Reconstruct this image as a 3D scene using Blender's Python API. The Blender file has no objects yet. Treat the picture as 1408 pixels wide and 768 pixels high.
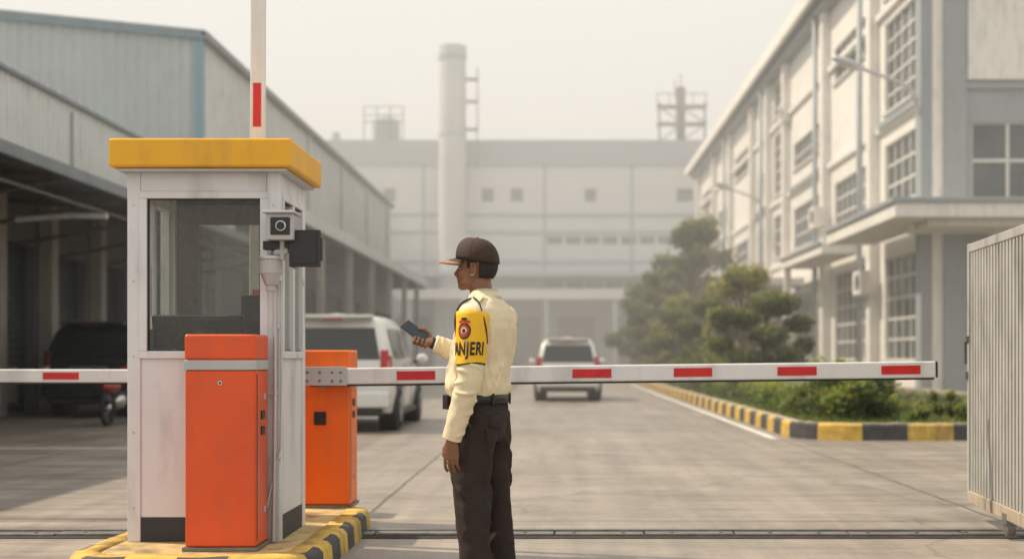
import bpy, bmesh, math, random
from mathutils import Vector, Matrix, noise
random.seed(7)
V=Vector
scene=bpy.context.scene
# ------------------------------------------------------------ materials
def mat(name,col,rough=.6,metal=0,var=.12,vs=2.0,bump=0,bs=30,spec=.5,stretch=None,dirt=0,coat=0):
    m=bpy.data.materials.new(name); m.use_nodes=True; nt=m.node_tree; N=nt.nodes; L=nt.links
    p=N['Principled BSDF']; p.inputs['Roughness'].default_value=rough; p.inputs['Metallic'].default_value=metal
    p.inputs['Specular IOR Level'].default_value=spec
    if coat: p.inputs['Coat Weight'].default_value=coat
    tc=N.new('ShaderNodeTexCoord'); mp=N.new('ShaderNodeMapping'); L.new(tc.outputs['Object'],mp.inputs[0])
    if stretch: mp.inputs['Scale'].default_value=stretch
    n=N.new('ShaderNodeTexNoise'); n.inputs['Scale'].default_value=vs; n.inputs['Detail'].default_value=6; n.inputs['Roughness'].default_value=.6
    L.new(mp.outputs[0],n.inputs['Vector'])
    r=N.new('ShaderNodeValToRGB'); r.color_ramp.elements[0].position=.3; r.color_ramp.elements[1].position=.7
    r.color_ramp.elements[0].color=[min(1,c*(1-var)) for c in col]+[1]
    r.color_ramp.elements[1].color=[min(1,c*(1+var)) for c in col]+[1]
    L.new(n.outputs['Fac'],r.inputs[0]); out=r.outputs[0]
    if dirt:
        n2=N.new('ShaderNodeTexNoise'); n2.inputs['Scale'].default_value=7; n2.inputs['Detail'].default_value=8
        mp2=N.new('ShaderNodeMapping'); mp2.inputs['Scale'].default_value=(1,1,.25); L.new(tc.outputs['Object'],mp2.inputs[0]); L.new(mp2.outputs[0],n2.inputs['Vector'])
        rr=N.new('ShaderNodeValToRGB'); rr.color_ramp.elements[0].position=.5; rr.color_ramp.elements[1].position=.75
        rr.color_ramp.elements[0].color=(0,0,0,1); rr.color_ramp.elements[1].color=(dirt,dirt,dirt,1)
        L.new(n2.outputs['Fac'],rr.inputs[0])
        mx=N.new('ShaderNodeMixRGB'); L.new(rr.outputs[0],mx.inputs[0]); L.new(out,mx.inputs[1]); mx.inputs[2].default_value=(.12,.10,.08,1); out=mx.outputs[0]
    L.new(out,p.inputs['Base Color'])
    if bump:
        nb=N.new('ShaderNodeTexNoise'); nb.inputs['Scale'].default_value=bs; nb.inputs['Detail'].default_value=4; L.new(mp.outputs[0],nb.inputs['Vector'])
        b=N.new('ShaderNodeBump'); b.inputs['Strength'].default_value=bump; b.inputs['Distance'].default_value=.02
        L.new(nb.outputs['Fac'],b.inputs['Height']); L.new(b.outputs[0],p.inputs['Normal'])
    return m
def glass_clear(name,tint,gl=.12,dust=.08):
    m=bpy.data.materials.new(name); m.use_nodes=True; nt=m.node_tree; N=nt.nodes; L=nt.links
    o=N['Material Output']; N.remove(N['Principled BSDF'])
    t=N.new('ShaderNodeBsdfTransparent'); t.inputs[0].default_value=tint
    g=N.new('ShaderNodeBsdfGlossy'); g.inputs['Roughness'].default_value=.03
    d=N.new('ShaderNodeBsdfDiffuse'); d.inputs[0].default_value=(.55,.52,.48,1)
    n=N.new('ShaderNodeTexNoise'); n.inputs['Scale'].default_value=45; n.inputs['Detail'].default_value=8
    tc=N.new('ShaderNodeTexCoord'); L.new(tc.outputs['Object'],n.inputs['Vector'])
    r=N.new('ShaderNodeMapRange'); r.inputs[1].default_value=.35; r.inputs[2].default_value=.75; r.inputs[3].default_value=dust*.3; r.inputs[4].default_value=dust*2
    L.new(n.outputs['Fac'],r.inputs[0])
    a=N.new('ShaderNodeMixShader'); a.inputs[0].default_value=gl; L.new(t.outputs[0],a.inputs[1]); L.new(g.outputs[0],a.inputs[2])
    b=N.new('ShaderNodeMixShader'); L.new(r.outputs[0],b.inputs[0]); L.new(a.outputs[0],b.inputs[1]); L.new(d.outputs[0],b.inputs[2])
    L.new(b.outputs[0],o.inputs[0]); return m

WHITE=mat('white_paint',(.74,.74,.75),.45,var=.05,dirt=.3)
BOOTHW=mat('booth_white',(.68,.69,.72),.4,var=.04,dirt=.4,vs=4)
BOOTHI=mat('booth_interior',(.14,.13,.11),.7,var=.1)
ALU=mat('aluminium',(.50,.51,.53),.38,.5,var=.08)
YROOF=mat('yellow_roof',(.78,.40,.015),.45,var=.08,dirt=.3)
ORANGE=mat('orange_paint',(.72,.088,.015),.38,var=.08,vs=3,dirt=.28,bump=.03)
ORANGE2=mat('orange_paint_b',(.84,.15,.012),.38,var=.07,vs=3,dirt=.22)
GREYB=mat('grey_band',(.42,.42,.43),.5,dirt=.2)
RED=mat('red_reflector',(.58,.015,.018),.35,var=.15,vs=20)
BLACK=mat('black_plastic',(.018,.018,.02),.45)
RUBBER=mat('rubber',(.025,.025,.026),.8)
NAVY=mat('dark_skirting',(.03,.035,.045),.6,dirt=.3)
KYEL=mat('kerb_yellow',(.58,.38,.075),.8,var=.28,vs=6,bump=.3,dirt=.85)
KBLK=mat('kerb_black',(.055,.056,.058),.8,var=.35,vs=6,bump=.3,dirt=.4)
KTOP=mat('kerb_concrete',(.44,.38,.30),.85,var=.25,vs=5,bump=.3,dirt=.5)
ISL=mat('island_top',(.50,.37,.17),.8,var=.35,vs=5,bump=.4,dirt=.9)
SOIL=mat('soil',(.13,.11,.06),.95,var=.4,vs=3,bump=.8)
STEEL=mat('steel',(.20,.19,.18),.5,.6,var=.25,vs=8,bump=.2,dirt=.5)
CHAN=mat('channel',(.05,.045,.04),.7,.2,var=.3,vs=9)
CWHITE=mat('clad_white',(.60,.62,.61),.5,var=.08,vs=.6,dirt=.25)
CGREY=mat('clad_grey',(.40,.45,.46),.5,var=.07,vs=.5,dirt=.2)
CBLUE=mat('trim_blue',(.15,.28,.36),.5)
ROOFG=mat('roof_grey',(.18,.21,.23),.55,var=.15)
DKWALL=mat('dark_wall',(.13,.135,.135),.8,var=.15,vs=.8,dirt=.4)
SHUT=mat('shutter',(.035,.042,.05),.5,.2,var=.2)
COLB=mat('column_beige',(.34,.32,.28),.8,var=.12,dirt=.3)
RWALL=mat('plaster_white',(.74,.72,.68),.75,var=.06,vs=.5,dirt=.26)
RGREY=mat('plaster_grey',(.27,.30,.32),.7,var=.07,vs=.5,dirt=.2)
RPIPE=mat('downpipe',(.32,.37,.41),.5)
WGLASS=mat('window_glass',(.05,.06,.065),.12,0,var=.6,vs=.7,spec=.8)
FRAME=mat('window_frame',(.56,.56,.54),.5)
BGW=mat('far_white',(.66,.68,.70),.8,var=.05,vs=.15,dirt=.15)
BGG=mat('far_grey',(.36,.41,.45),.8,var=.06,vs=.2)
BGD=mat('far_dark',(.20,.23,.25),.8)
CONC=mat('chimney_concrete',(.52,.54,.55),.85,var=.08,vs=.4)
GATE=mat('gate_grey',(.42,.42,.40),.5,.2,var=.12,vs=4,dirt=.5)
GATEB=mat('gate_rail',(.38,.33,.26),.6,.1,var=.2,vs=6,dirt=.8)
LINE=mat('road_paint',(.66,.65,.60),.7,var=.25,vs=8,dirt=.6)
BGLASS=glass_clear('booth_glass',(.78,.80,.76,1),.05,.04)
CARW=mat('car_paint_pearl',(.72,.72,.70),.3,.1,var=.03,coat=.6)
CARS=mat('car_paint_silver',(.72,.73,.72),.32,.15,var=.03,coat=.6)
CARD=mat('car_paint_dark',(.015,.016,.019),.4,.2,var=.1)
CGLASS=mat('car_glass',(.012,.015,.017),.08,0,var=.2,spec=.8)
TAIL=mat('tail_light',(.45,.02,.015),.2,var=.2,vs=15)
TAILD=mat('tail_light_dark',(.10,.008,.008),.3)
TIRE=mat('tyre',(.02,.02,.02),.85,var=.2)
RIM=mat('rim',(.35,.35,.36),.35,.7)
CHROME=mat('chrome',(.6,.6,.6),.2,.9)
PLATE=mat('number_plate',(.06,.06,.06),.5)
BARK=mat('bark',(.12,.085,.055),.9,var=.3,vs=12,bump=.6)
def leafmat(n,c):
    m=mat(n,c,.55,var=.3,vs=3); nt=m.node_tree; p=nt.nodes['Principled BSDF']
    tr=nt.nodes.new('ShaderNodeBsdfTranslucent'); tr.inputs[0].default_value=(c[0]*1.6,c[1]*1.6,c[2]*.8,1)
    mx=nt.nodes.new('ShaderNodeMixShader'); mx.inputs[0].default_value=.35
    nt.links.new(p.outputs[0],mx.inputs[1]); nt.links.new(tr.outputs[0],mx.inputs[2]); nt.links.new(mx.outputs[0],nt.nodes['Material Output'].inputs[0])
    return m
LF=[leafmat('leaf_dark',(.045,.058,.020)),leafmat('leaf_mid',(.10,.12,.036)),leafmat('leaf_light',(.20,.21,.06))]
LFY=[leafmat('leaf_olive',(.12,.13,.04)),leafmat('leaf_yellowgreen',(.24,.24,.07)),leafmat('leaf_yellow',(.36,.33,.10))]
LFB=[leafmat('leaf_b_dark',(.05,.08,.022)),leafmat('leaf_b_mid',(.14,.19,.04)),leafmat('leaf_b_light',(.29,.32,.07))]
FLOW=mat('flower_orange',(.55,.15,.03),.6)

# ------------------------------------------------------------ builder
def grp(name,loc=(0,0,0),rz=0):
    e=bpy.data.objects.new(name,None); scene.collection.objects.link(e); e.location=loc; e.rotation_euler=(0,0,rz); e.empty_display_size=.2
    return e
class B:
    def __init__(s,name,parent,mats):
        s.name=name; s.parent=parent; s.mats=mats if isinstance(mats,(list,tuple)) else [mats]; s.bm=bmesh.new()
    def face(s,vs,m=0):
        try:
            f=s.bm.faces.new(vs); f.material_index=m; return f
        except ValueError: return None
    def box(s,x0,x1,y0,y1,z0,z1,m=0):
        v=[s.bm.verts.new(p) for p in ((x0,y0,z0),(x1,y0,z0),(x1,y1,z0),(x0,y1,z0),(x0,y0,z1),(x1,y0,z1),(x1,y1,z1),(x0,y1,z1))]
        for q in ((3,2,1,0),(4,5,6,7),(0,1,5,4),(1,2,6,5),(2,3,7,6),(3,0,4,7)): s.face([v[i] for i in q],m)
    def obox(s,c,ax,ay,az,m=0):
        c=V(c);ax=V(ax);ay=V(ay);az=V(az)
        v=[s.bm.verts.new(c+ax*i+ay*j+az*k) for i,j,k in ((-1,-1,-1),(1,-1,-1),(1,1,-1),(-1,1,-1),(-1,-1,1),(1,-1,1),(1,1,1),(-1,1,1))]
        for q in ((3,2,1,0),(4,5,6,7),(0,1,5,4),(1,2,6,5),(2,3,7,6),(3,0,4,7)): s.face([v[i] for i in q],m)
    def quad(s,pts,m=0): s.face([s.bm.verts.new(p) for p in pts],m)
    def tube(s,pts,rad,seg=14,ref=(0,1,0),m=0,cap=True):
        pts=[V(p) for p in pts]; ref=V(ref); rings=[]
        if not isinstance(rad,(list,tuple)): rad=[rad]*len(pts)
        for i,p in enumerate(pts):
            T=(pts[min(i+1,len(pts)-1)]-pts[max(i-1,0)]).normalized()
            rf=ref if abs(T.dot(ref.normalized()))<.95 else V((1,0,.01))
            sd=(rf-T*rf.dot(T)).normalized(); up=T.cross(sd)
            a,b=rad[i] if isinstance(rad[i],(list,tuple)) else (rad[i],rad[i])
            rings.append([s.bm.verts.new(p+sd*a*math.cos(2*math.pi*k/seg)+up*b*math.sin(2*math.pi*k/seg)) for k in range(seg)])
        for i in range(len(rings)-1):
            for k in range(seg): s.face([rings[i][k],rings[i][(k+1)%seg],rings[i+1][(k+1)%seg],rings[i+1][k]],m)
        if cap:
            s.face(rings[0][::-1],m); s.face(rings[-1],m)
    def cyl(s,p0,p1,r,seg=20,m=0,r2=None): s.tube([p0,p1],[r,r if r2 is None else r2],seg,m=m)
    def blob(s,c,r,m=0,u=20,v=12,rot=None):
        M=Matrix.Translation(V(c))@((rot.to_4x4() if rot else Matrix.Identity(4)))@Matrix.Diagonal((r[0],r[1],r[2],1))
        res=bmesh.ops.create_uvsphere(s.bm,u_segments=u,v_segments=v,radius=1,matrix=M)
        for vv in res['verts']:
            for f in vv.link_faces: f.material_index=m
    def done(s,bevel=0,smooth=False,remesh=0,smooths=0,solid=0,disp=None,subs=0,seg=2):
        bmesh.ops.recalc_face_normals(s.bm,faces=s.bm.faces)
        me=bpy.data.meshes.new(s.name); s.bm.to_mesh(me); s.bm.free()
        for m in s.mats: me.materials.append(m)
        o=bpy.data.objects.new(s.name,me); scene.collection.objects.link(o)
        if s.parent: o.parent=s.parent
        if smooth: 
            for p in me.polygons: p.use_smooth=True
        if solid: md=o.modifiers.new('sol','SOLIDIFY'); md.thickness=solid; md.offset=0
        if remesh: md=o.modifiers.new('rm','REMESH'); md.mode='VOXEL'; md.voxel_size=remesh; md.use_smooth_shade=True
        if smooths: md=o.modifiers.new('sm','SMOOTH'); md.iterations=smooths; md.factor=.5
        if disp:
            t=bpy.data.textures.new(s.name+'_folds','CLOUDS'); t.noise_scale=disp[1]; t.noise_depth=1
            md=o.modifiers.new('dp','DISPLACE'); md.texture=t; md.strength=disp[0]; md.mid_level=.5; md.texture_coords='LOCAL'
            if len(disp)>2: md=o.modifiers.new('s2','SMOOTH'); md.iterations=disp[2]
        if bevel: md=o.modifiers.new('bv','BEVEL'); md.width=bevel; md.segments=seg; md.limit_method='ANGLE'; md.angle_limit=math.radians(35)
        return o
    def wall(s,axis,pos,th,u0,u1,z0,z1,ops,m=0):
        us=sorted({u0,u1}|{o[0] for o in ops}|{o[1] for o in ops}); zs=sorted({z0,z1}|{o[2] for o in ops}|{o[3] for o in ops})
        us=[u for u in us if u0<=u<=u1]; zs=[z for z in zs if z0<=z<=z1]
        a,b=min(pos,pos+th),max(pos,pos+th)
        for i in range(len(us)-1):
            run=None
            for j in range(len(zs)-1):
                cu=(us[i]+us[i+1])/2; cz=(zs[j]+zs[j+1])/2
                hole=any(o[0]<cu<o[1] and o[2]<cz<o[3] for o in ops)
                if not hole:
                    if run is None: run=zs[j]
                if (hole or j==len(zs)-2) and run is not None:
                    top=zs[j] if hole else zs[j+1]
                    if axis=='x': s.box(a,b,us[i],us[i+1],run,top,m)
                    else: s.box(us[i],us[i+1],a,b,run,top,m)
                    run=None
    def window(s,axis,pos,dirn,u0,u1,z0,z1,nc,nr,mg=0,mf=1,rec=.14,t=.05):
        p=pos+dirn*rec
        def bx(a0,a1,c0,c1,d0,d1,m):
            d0,d1=min(d0,d1),max(d0,d1)
            if axis=='x': s.box(d0,d1,a0,a1,c0,c1,m)
            else: s.box(a0,a1,d0,d1,c0,c1,m)
        bx(u0+.01,u1-.01,z0+.01,z1-.01,p,p+dirn*.03,mg)
        f0,f1=p-dirn*.05,p-dirn*.003
        for i in range(nc+1):
            u=u0+(u1-u0)*i/nc; a=max(u0+.003,u-t/2); b=min(u1-.003,u+t/2); bx(a,b,z0+.004,z1-.004,f0,f1,mf)
        for j in range(nr+1):
            z=z0+(z1-z0)*j/nr; a=max(z0+.003,z-t/2); b=min(z1-.003,z+t/2)
            bx(u0+.004,u1-.004,a,b,f0+dirn*.004,f1+dirn*.001,mf)
    def corr(s,axis,pos,outw,a0,a1,z0,z1,pitch,dep,m=0):
        zf1=z1 if callable(z1) else (lambda a:z1)
        a=a0; prev=None; seq=[]
        while a<a1:
            for f,h in [(0,0),(.3,0),(.42,1),(.72,1),(.84,0)]:
                if a+f*pitch<=a1: seq.append((a+f*pitch,h))
            a+=pitch
        seq.append((a1,0))
        for (u,h) in seq:
            d=pos+outw*dep*h
            pts=[(d,u,z0),(d,u,zf1(u))] if axis=='x' else [(u,d,z0),(u,d,zf1(u))]
            cur=[s.bm.verts.new(p) for p in pts]
            if prev: s.face([prev[0],cur[0],cur[1],prev[1]],m)
            prev=cur

# ------------------------------------------------------------ ground + road
def road_mat():
    m=bpy.data.materials.new('concrete_road'); m.use_nodes=True; nt=m.node_tree; N=nt.nodes; L=nt.links
    p=N['Principled BSDF']; tc=N.new('ShaderNodeTexCoord')
    def ns(scale,st,det=6):
        mp=N.new('ShaderNodeMapping'); mp.inputs['Scale'].default_value=st; L.new(tc.outputs['Object'],mp.inputs[0])
        n=N.new('ShaderNodeTexNoise'); n.inputs['Scale'].default_value=scale; n.inputs['Detail'].default_value=det; n.inputs['Roughness'].default_value=.62
        L.new(mp.outputs[0],n.inputs['Vector']); return n
    n1=ns(.45,(1,1,1)); n2=ns(1.6,(.35,2.2,1)); n3=ns(60,(1,1,1)); n4=ns(1.1,(3.5,.22,1))
    def ramp(src,p0,p1,c0,c1):
        r=N.new('ShaderNodeValToRGB'); r.color_ramp.elements[0].position=p0; r.color_ramp.elements[1].position=p1
        r.color_ramp.elements[0].color=(*c0,1); r.color_ramp.elements[1].color=(*c1,1); L.new(src,r.inputs[0]); return r
    def mul(a,b,f=1):
        x=N.new('ShaderNodeMixRGB'); x.blend_type='MULTIPLY'; x.inputs[0].default_value=f; L.new(a,x.inputs[1]); L.new(b,x.inputs[2]); return x.outputs[0]
    c=ramp(n1.outputs['Fac'],.3,.72,(.36,.31,.26),(.50,.44,.375)).outputs[0]
    c=mul(c,ramp(n2.outputs['Fac'],.32,.68,(.68,.68,.69),(1,1,1)).outputs[0])
    c=mul(c,ramp(n4.outputs['Fac'],.38,.62,(.78,.78,.78),(1,1,1)).outputs[0])
    c=mul(c,ramp(n3.outputs['Fac'],.3,.7,(.76,.76,.76),(1,1,1)).outputs[0])
    c=mul(c,ramp(ns(12,(.5,1.6,1),3).outputs['Fac'],.35,.7,(.86,.86,.86),(1,1,1)).outputs[0])
    br=N.new('ShaderNodeTexBrick'); br.offset=0; br.inputs['Scale'].default_value=1; br.inputs['Mortar Size'].default_value=.018; br.inputs['Mortar Smooth'].default_value=.4
    br.inputs['Brick Width'].default_value=4.3; br.inputs['Row Height'].default_value=5.2
    br.inputs['Color1'].default_value=(1,1,1,1); br.inputs['Color2'].default_value=(.90,.90,.90,1); br.inputs['Mortar'].default_value=(.34,.32,.30,1)
    mp=N.new('ShaderNodeMapping'); mp.inputs['Location'].default_value=(1.3,1.6,0); L.new(tc.outputs['Object'],mp.inputs[0])
    ad=N.new('ShaderNodeVectorMath'); ad.operation='ADD'; sc=N.new('ShaderNodeVectorMath'); sc.operation='SCALE'; sc.inputs['Scale'].default_value=.05
    nn=ns(2,(1,1,1)); L.new(nn.outputs['Color'],sc.inputs[0]); L.new(mp.outputs[0],ad.inputs[0]); L.new(sc.outputs[0],ad.inputs[1]); L.new(ad.outputs[0],br.inputs['Vector'])
    c=mul(c,br.outputs['Color'])
    c=mul(c,ramp(ns(.9,(1,.6,1)).outputs['Fac'],.55,.70,(1,1,1),(.72,.70,.68)).outputs[0])
    c=mul(c,ramp(ns(3.1,(1,1,1),3).outputs['Fac'],.68,.75,(1,1,1),(.60,.58,.56)).outputs[0])
    vo=N.new('ShaderNodeTexVoronoi'); vo.feature='DISTANCE_TO_EDGE'; vo.inputs['Scale'].default_value=.28
    sv=N.new('ShaderNodeVectorMath'); sv.operation='ADD'; s2=N.new('ShaderNodeVectorMath'); s2.operation='SCALE'; s2.inputs['Scale'].default_value=1.4
    L.new(n1.outputs['Color'],s2.inputs[0]); L.new(tc.outputs['Object'],sv.inputs[0]); L.new(s2.outputs[0],sv.inputs[1]); L.new(sv.outputs[0],vo.inputs['Vector'])
    c=mul(c,ramp(vo.outputs['Distance'],.0,.006,(.6,.58,.55),(1,1,1)).outputs[0],.8)
    L.new(c,p.inputs['Base Color'])
    r=N.new('ShaderNodeMapRange'); r.inputs[1].default_value=.3; r.inputs[2].default_value=.7; r.inputs[3].default_value=.28; r.inputs[4].default_value=.62; L.new(n2.outputs['Fac'],r.inputs[0]); L.new(r.outputs[0],p.inputs['Roughness'])
    b=N.new('ShaderNodeBump'); b.inputs['Strength'].default_value=.45; b.inputs['Distance'].default_value=.01
    L.new(n3.outputs['Fac'],b.inputs['Height']); L.new(b.outputs[0],p.inputs['Normal'])
    return m
b=B('ground',None,mat('earth',(.24,.22,.17),.9,var=.2,vs=.2)); b.quad([(-500,-60,-.004),(500,-60,-.004),(500,900,-.004),(-500,900,-.004)]); b.done()
b=B('road',None,road_mat()); b.quad([(-40,-8,0),(40,-8,0),(40,119,0),(-40,119,0)]); b.done()
b=B('road_marking',None,LINE)
b.box(2.84,2.96,17.5,52,.004,.006); b.box(-7.2,-4.9,15.6,15.75,.004,.006)
b.done()
g=grp('gate_rail')
b=B('channel',g,[CHAN,STEEL])
b.box(-9,3.0,7.92,8.26,.003,.008,0)
x=-9
while x<3.0:
    w=random.choice([.55,.62,.7]); w=min(w,3.0-x)
    b.box(x+.006,x+w-.006,7.98,8.09,.008,.02+random.random()*.006,1); b.box(x+.006,x+w-.006,8.17,8.25,.008,.02,1); x+=w
b.box(-9,3.0,8.115,8.14,.008,.03,1)
for i in range(40):
    xx=-8.9+i*.3; b.cyl((xx,8.03,.02),(xx,8.03,.03),.012,8,1)
b.done(bevel=.003)

# ------------------------------------------------------------ traffic island
def rounded(x0,x1,y0,y1,r,n=8):
    pts=[]
    for cx,cy,a0 in ((x1-r,y0+r,-90),(x1-r,y1-r,0),(x0+r,y1-r,90),(x0+r,y0+r,180)):
        for i in range(n+1):
            a=math.radians(a0+90*i/n); pts.append(V((cx+r*math.cos(a),cy+r*math.sin(a),0)))
    return pts
def resample(pts,step):
    P=pts+[pts[0]]; out=[]; acc=0
    for i in range(len(P)-1):
        a,bb=P[i],P[i+1]; l=(bb-a).length; t=0
        while acc+(l-t)>=step:
            t+=step-acc; acc=0; out.append(a+(bb-a)*(t/l))
        acc+=l-t
    return out
def kerb_loop(b,pts,h,w,blk,m0,m1,mt,inner_z):
    step=.05; P=resample(pts,step); n=len(P)
    prof=[(0,0),(0.008,h-.03),(.03,h-.006),(.06,h),(w,h),(w,inner_z-.02)]
    rings=[]
    for i in range(n):
        T=(P[(i+1)%n]-P[i-1]).normalized(); Nn=V((-T.y,T.x,0)); j=.007*noise.noise(P[i]*5)
        rings.append([b.bm.verts.new(P[i]+Nn*(o+j)+V((0,0,z+(j if z>0 else 0)))) for o,z in prof])
    per=int(blk/step)
    for i in range(n):
        j=(i+1)%n; c=(i//per)%2
        for k in range(len(prof)-1):
            m=(m0,m1)[c] if k<3 or mt is None else mt
            b.face([rings[i][k],rings[j][k],rings[j][k+1],rings[i][k+1]],m)
    return P
g=grp('traffic_island')
b=B('kerb',g,[KYEL,KBLK,KTOP])
out=rounded(-2.45,-1.19,6.3,8.62,.28); kerb_loop(b,out,.13,.15,.30,0,1,0,.12); b.done(smooth=True)
b=B('island_paving',g,ISL); ins=rounded(-2.31,-1.33,6.44,8.48,.16); b.face([b.bm.verts.new(p+V((0,0,.122))) for p in ins]); b.done()

# ------------------------------------------------------------ guard booth
g=grp('guard_booth'); X0,X1,Y0,Y1=-2.277,-1.469,6.92,7.62; Z0,Z1=.12,2.10
b=B('posts',g,BOOTHW)
for x in (X0,X1-.07):
    for y in (Y0,Y1-.07): b.box(x,x+.07,y,y+.07,Z0,Z1)
b.box(X0+.07,X1-.07,Y0+.003,Y0+.05,1.97,Z1); b.box(X0+.07,X1-.07,Y1-.05,Y1-.003,1.97,Z1)
b.box(X0+.003,X0+.05,Y0+.07,Y1-.07,1.97,Z1); b.box(X1-.05,X1-.003,Y0+.07,Y1-.07,1.97,Z1)
b.done(bevel=.006)
b=B('lower_panels',g,BOOTHW)
b.box(X0+.07,X1-.07,Y0+.012,Y0+.04,.25,1.09); b.box(X0+.07,X1-.07,Y1-.04,Y1-.012,.25,1.09)
b.box(X0+.012,X0+.04,Y0+.07,Y1-.07,.25,1.09); b.box(X1-.04,X1-.012,Y0+.07,Y1-.07,.25,1.09); b.done(bevel=.003)
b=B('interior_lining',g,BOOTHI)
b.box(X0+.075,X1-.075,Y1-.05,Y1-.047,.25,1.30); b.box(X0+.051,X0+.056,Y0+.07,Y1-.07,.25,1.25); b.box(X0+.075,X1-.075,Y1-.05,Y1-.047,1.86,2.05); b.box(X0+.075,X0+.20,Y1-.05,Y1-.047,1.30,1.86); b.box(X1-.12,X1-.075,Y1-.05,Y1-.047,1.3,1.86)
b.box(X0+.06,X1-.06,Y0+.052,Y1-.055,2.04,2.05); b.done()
b=B('skirting',g,NAVY)
b.box(X0+.07,X1-.07,Y0+.006,Y0+.05,Z0,.25); b.box(X0+.07,X1-.07,Y1-.05,Y1-.006,Z0,.25)
b.box(X0+.006,X0+.05,Y0+.07,Y1-.07,Z0,.25); b.box(X1-.05,X1-.006,Y0+.07,Y1-.07,Z0,.25); b.box(X0+.08,X1-.08,Y0+.06,Y1-.06,.13,.16); b.done(bevel=.002)
b=B('window_frames',g,BOOTHW)
for (y,yy) in ((Y0-.006,Y0+.045),(Y1-.045,Y1+.006)):
    b.box(X0+.062,X1-.062,y,yy,1.09,1.13); b.box(X0+.062,X1-.062,y,yy,1.935,1.972)
    b.box(X0+.062,X0+.105,y,yy,1.13,1.935); b.box(X1-.105,X1-.062,y,yy,1.13,1.935)
for (x,xx) in ((X0-.006,X0+.045),(X1-.045,X1+.006)):
    b.box(x,xx,Y0+.062,Y1-.062,1.09,1.13); b.box(x,xx,Y0+.062,Y1-.062,1.935,1.972)
    b.box(x,xx,Y0+.062,Y0+.10,1.13,1.935); b.box(x,xx,Y1-.10,Y1-.062,1.13,1.935); b.box(x,xx,7.25,7.29,1.13,1.935)
b.done(bevel=.004)
b=B('gasket',g,BLACK)
for z in (1.13,1.929): b.box(X0+.105,X1-.105,Y0+.008,Y0+.03,z,z+.006)
for x in (X0+.105,X1-.111): b.box(x,x+.006,Y0+.008,Y0+.03,1.136,1.929)
for z in (1.13,1.929): b.box(X1-.03,X1-.008,Y0+.1,Y1-.1,z,z+.006)
b.done()
b=B('glass',g,BGLASS)
b.quad([(X0+.1,Y0+.02,1.12),(X1-.1,Y0+.02,1.12),(X1-.1,Y0+.02,1.94),(X0+.1,Y0+.02,1.94)])
b.quad([(X0+.1,Y1-.02,1.12),(X1-.1,Y1-.02,1.12),(X1-.1,Y1-.02,1.94),(X0+.1,Y1-.02,1.94)])
b.quad([(X0+.02,Y0+.1,1.12),(X0+.02,Y1-.1,1.12),(X0+.02,Y1-.1,1.94),(X0+.02,Y0+.1,1.94)])
b.quad([(X1-.02,Y0+.1,1.12),(X1-.02,Y1-.1,1.12),(X1-.02,Y1-.1,1.94),(X1-.02,Y0+.1,1.94)])
b.done()
b=B('roof',g,YROOF); b.box(-2.335,-1.386,6.80,7.68,2.085,2.235); b.done(bevel=.012)
b=B('roof_soffit',g,ALU); b.box(-2.30,-1.42,6.84,7.64,2.068,2.084); b.done(bevel=.003)
b=B('panel_screws',g,ALU)
for x in (X0+.035,X1-.035):
    for z in (.3,.7,1.1,1.5,1.9): b.cyl((x,Y0+.001,z),(x,Y0-.003,z),.006,8)
b.done()
b=B('desk',g,mat('desk',(.06,.055,.05),.5)); b.box(X0+.06,X1-.06,Y0+.06,Y0+.40,1.06,1.09); b.done(bevel=.004)
b=B('monitor',g,BLACK); b.obox((-1.945,7.10,1.235),(.25,0,0),(0,.012,.004),(0,-.02,.088)); b.box(-1.98,-1.92,7.12,7.15,1.09,1.2); b.box(-2.05,-1.85,7.05,7.2,1.091,1.10); b.done(bevel=.005)
b=B('chair',g,BLACK); b.box(-1.80,-1.62,7.42,7.45,1.15,1.45); b.done(bevel=.02)
b=B('interior_bracket',g,ALU); b.box(-2.20,-2.17,6.97,7.0,1.32,1.58); b.done(bevel=.003)
g=grp('cctv_camera')
b=B('housing',g,[ALU,BLACK,GREYB])
b.box(-1.50,-1.36,6.72,6.90,1.70,1.835,2); b.box(-1.515,-1.35,6.70,6.91,1.835,1.85,0); b.box(-1.475,-1.375,6.712,6.722,1.725,1.815,1); b.cyl((-1.42,6.715,1.77),(-1.42,6.70,1.77),.028,20,0); b.cyl((-1.42,6.71,1.77),(-1.42,6.697,1.77),.022,20,1)
b.done(bevel=.006)
b=B('mount_arm',g,[GREYB,BLACK])
b.tube([(-1.50,6.89,1.64),(-1.46,6.80,1.64),(-1.40,6.80,1.65)],.018); b.box(-1.53,-1.36,6.79,6.86,1.655,1.70,1); b.cyl((-1.43,6.8,1.60),(-1.43,6.8,1.70),.016); b.tube([(-1.39,6.8,1.57),(-1.34,6.79,1.545),(-1.31,6.78,1.46)],.006,8)
b.done(bevel=.003)
g=grp('intercom_screen')
b=B('screen',g,[BLACK,ALU]); b.box(-1.39,-1.232,6.77,6.81,1.565,1.755); b.box(-1.375,-1.247,6.766,6.770,1.58,1.74,0); b.box(-1.47,-1.39,6.80,6.82,1.64,1.69,1); b.box(-1.247,-1.228,6.80,6.85,1.60,1.72,0); b.done(bevel=.005)
g=grp('junction_lamp')
b=B('lamp_body',g,[GREYB,ALU]); b.cyl((-1.495,6.82,1.53),(-1.495,6.82,1.61),.058); b.cyl((-1.495,6.82,1.605),(-1.495,6.82,1.622),.066,m=1); b.cyl((-1.495,6.82,1.47),(-1.495,6.82,1.53),.030,r2=.054,m=1); b.cyl((-1.495,6.82,1.44),(-1.495,6.82,1.47),.026); b.done(bevel=.003)
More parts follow.
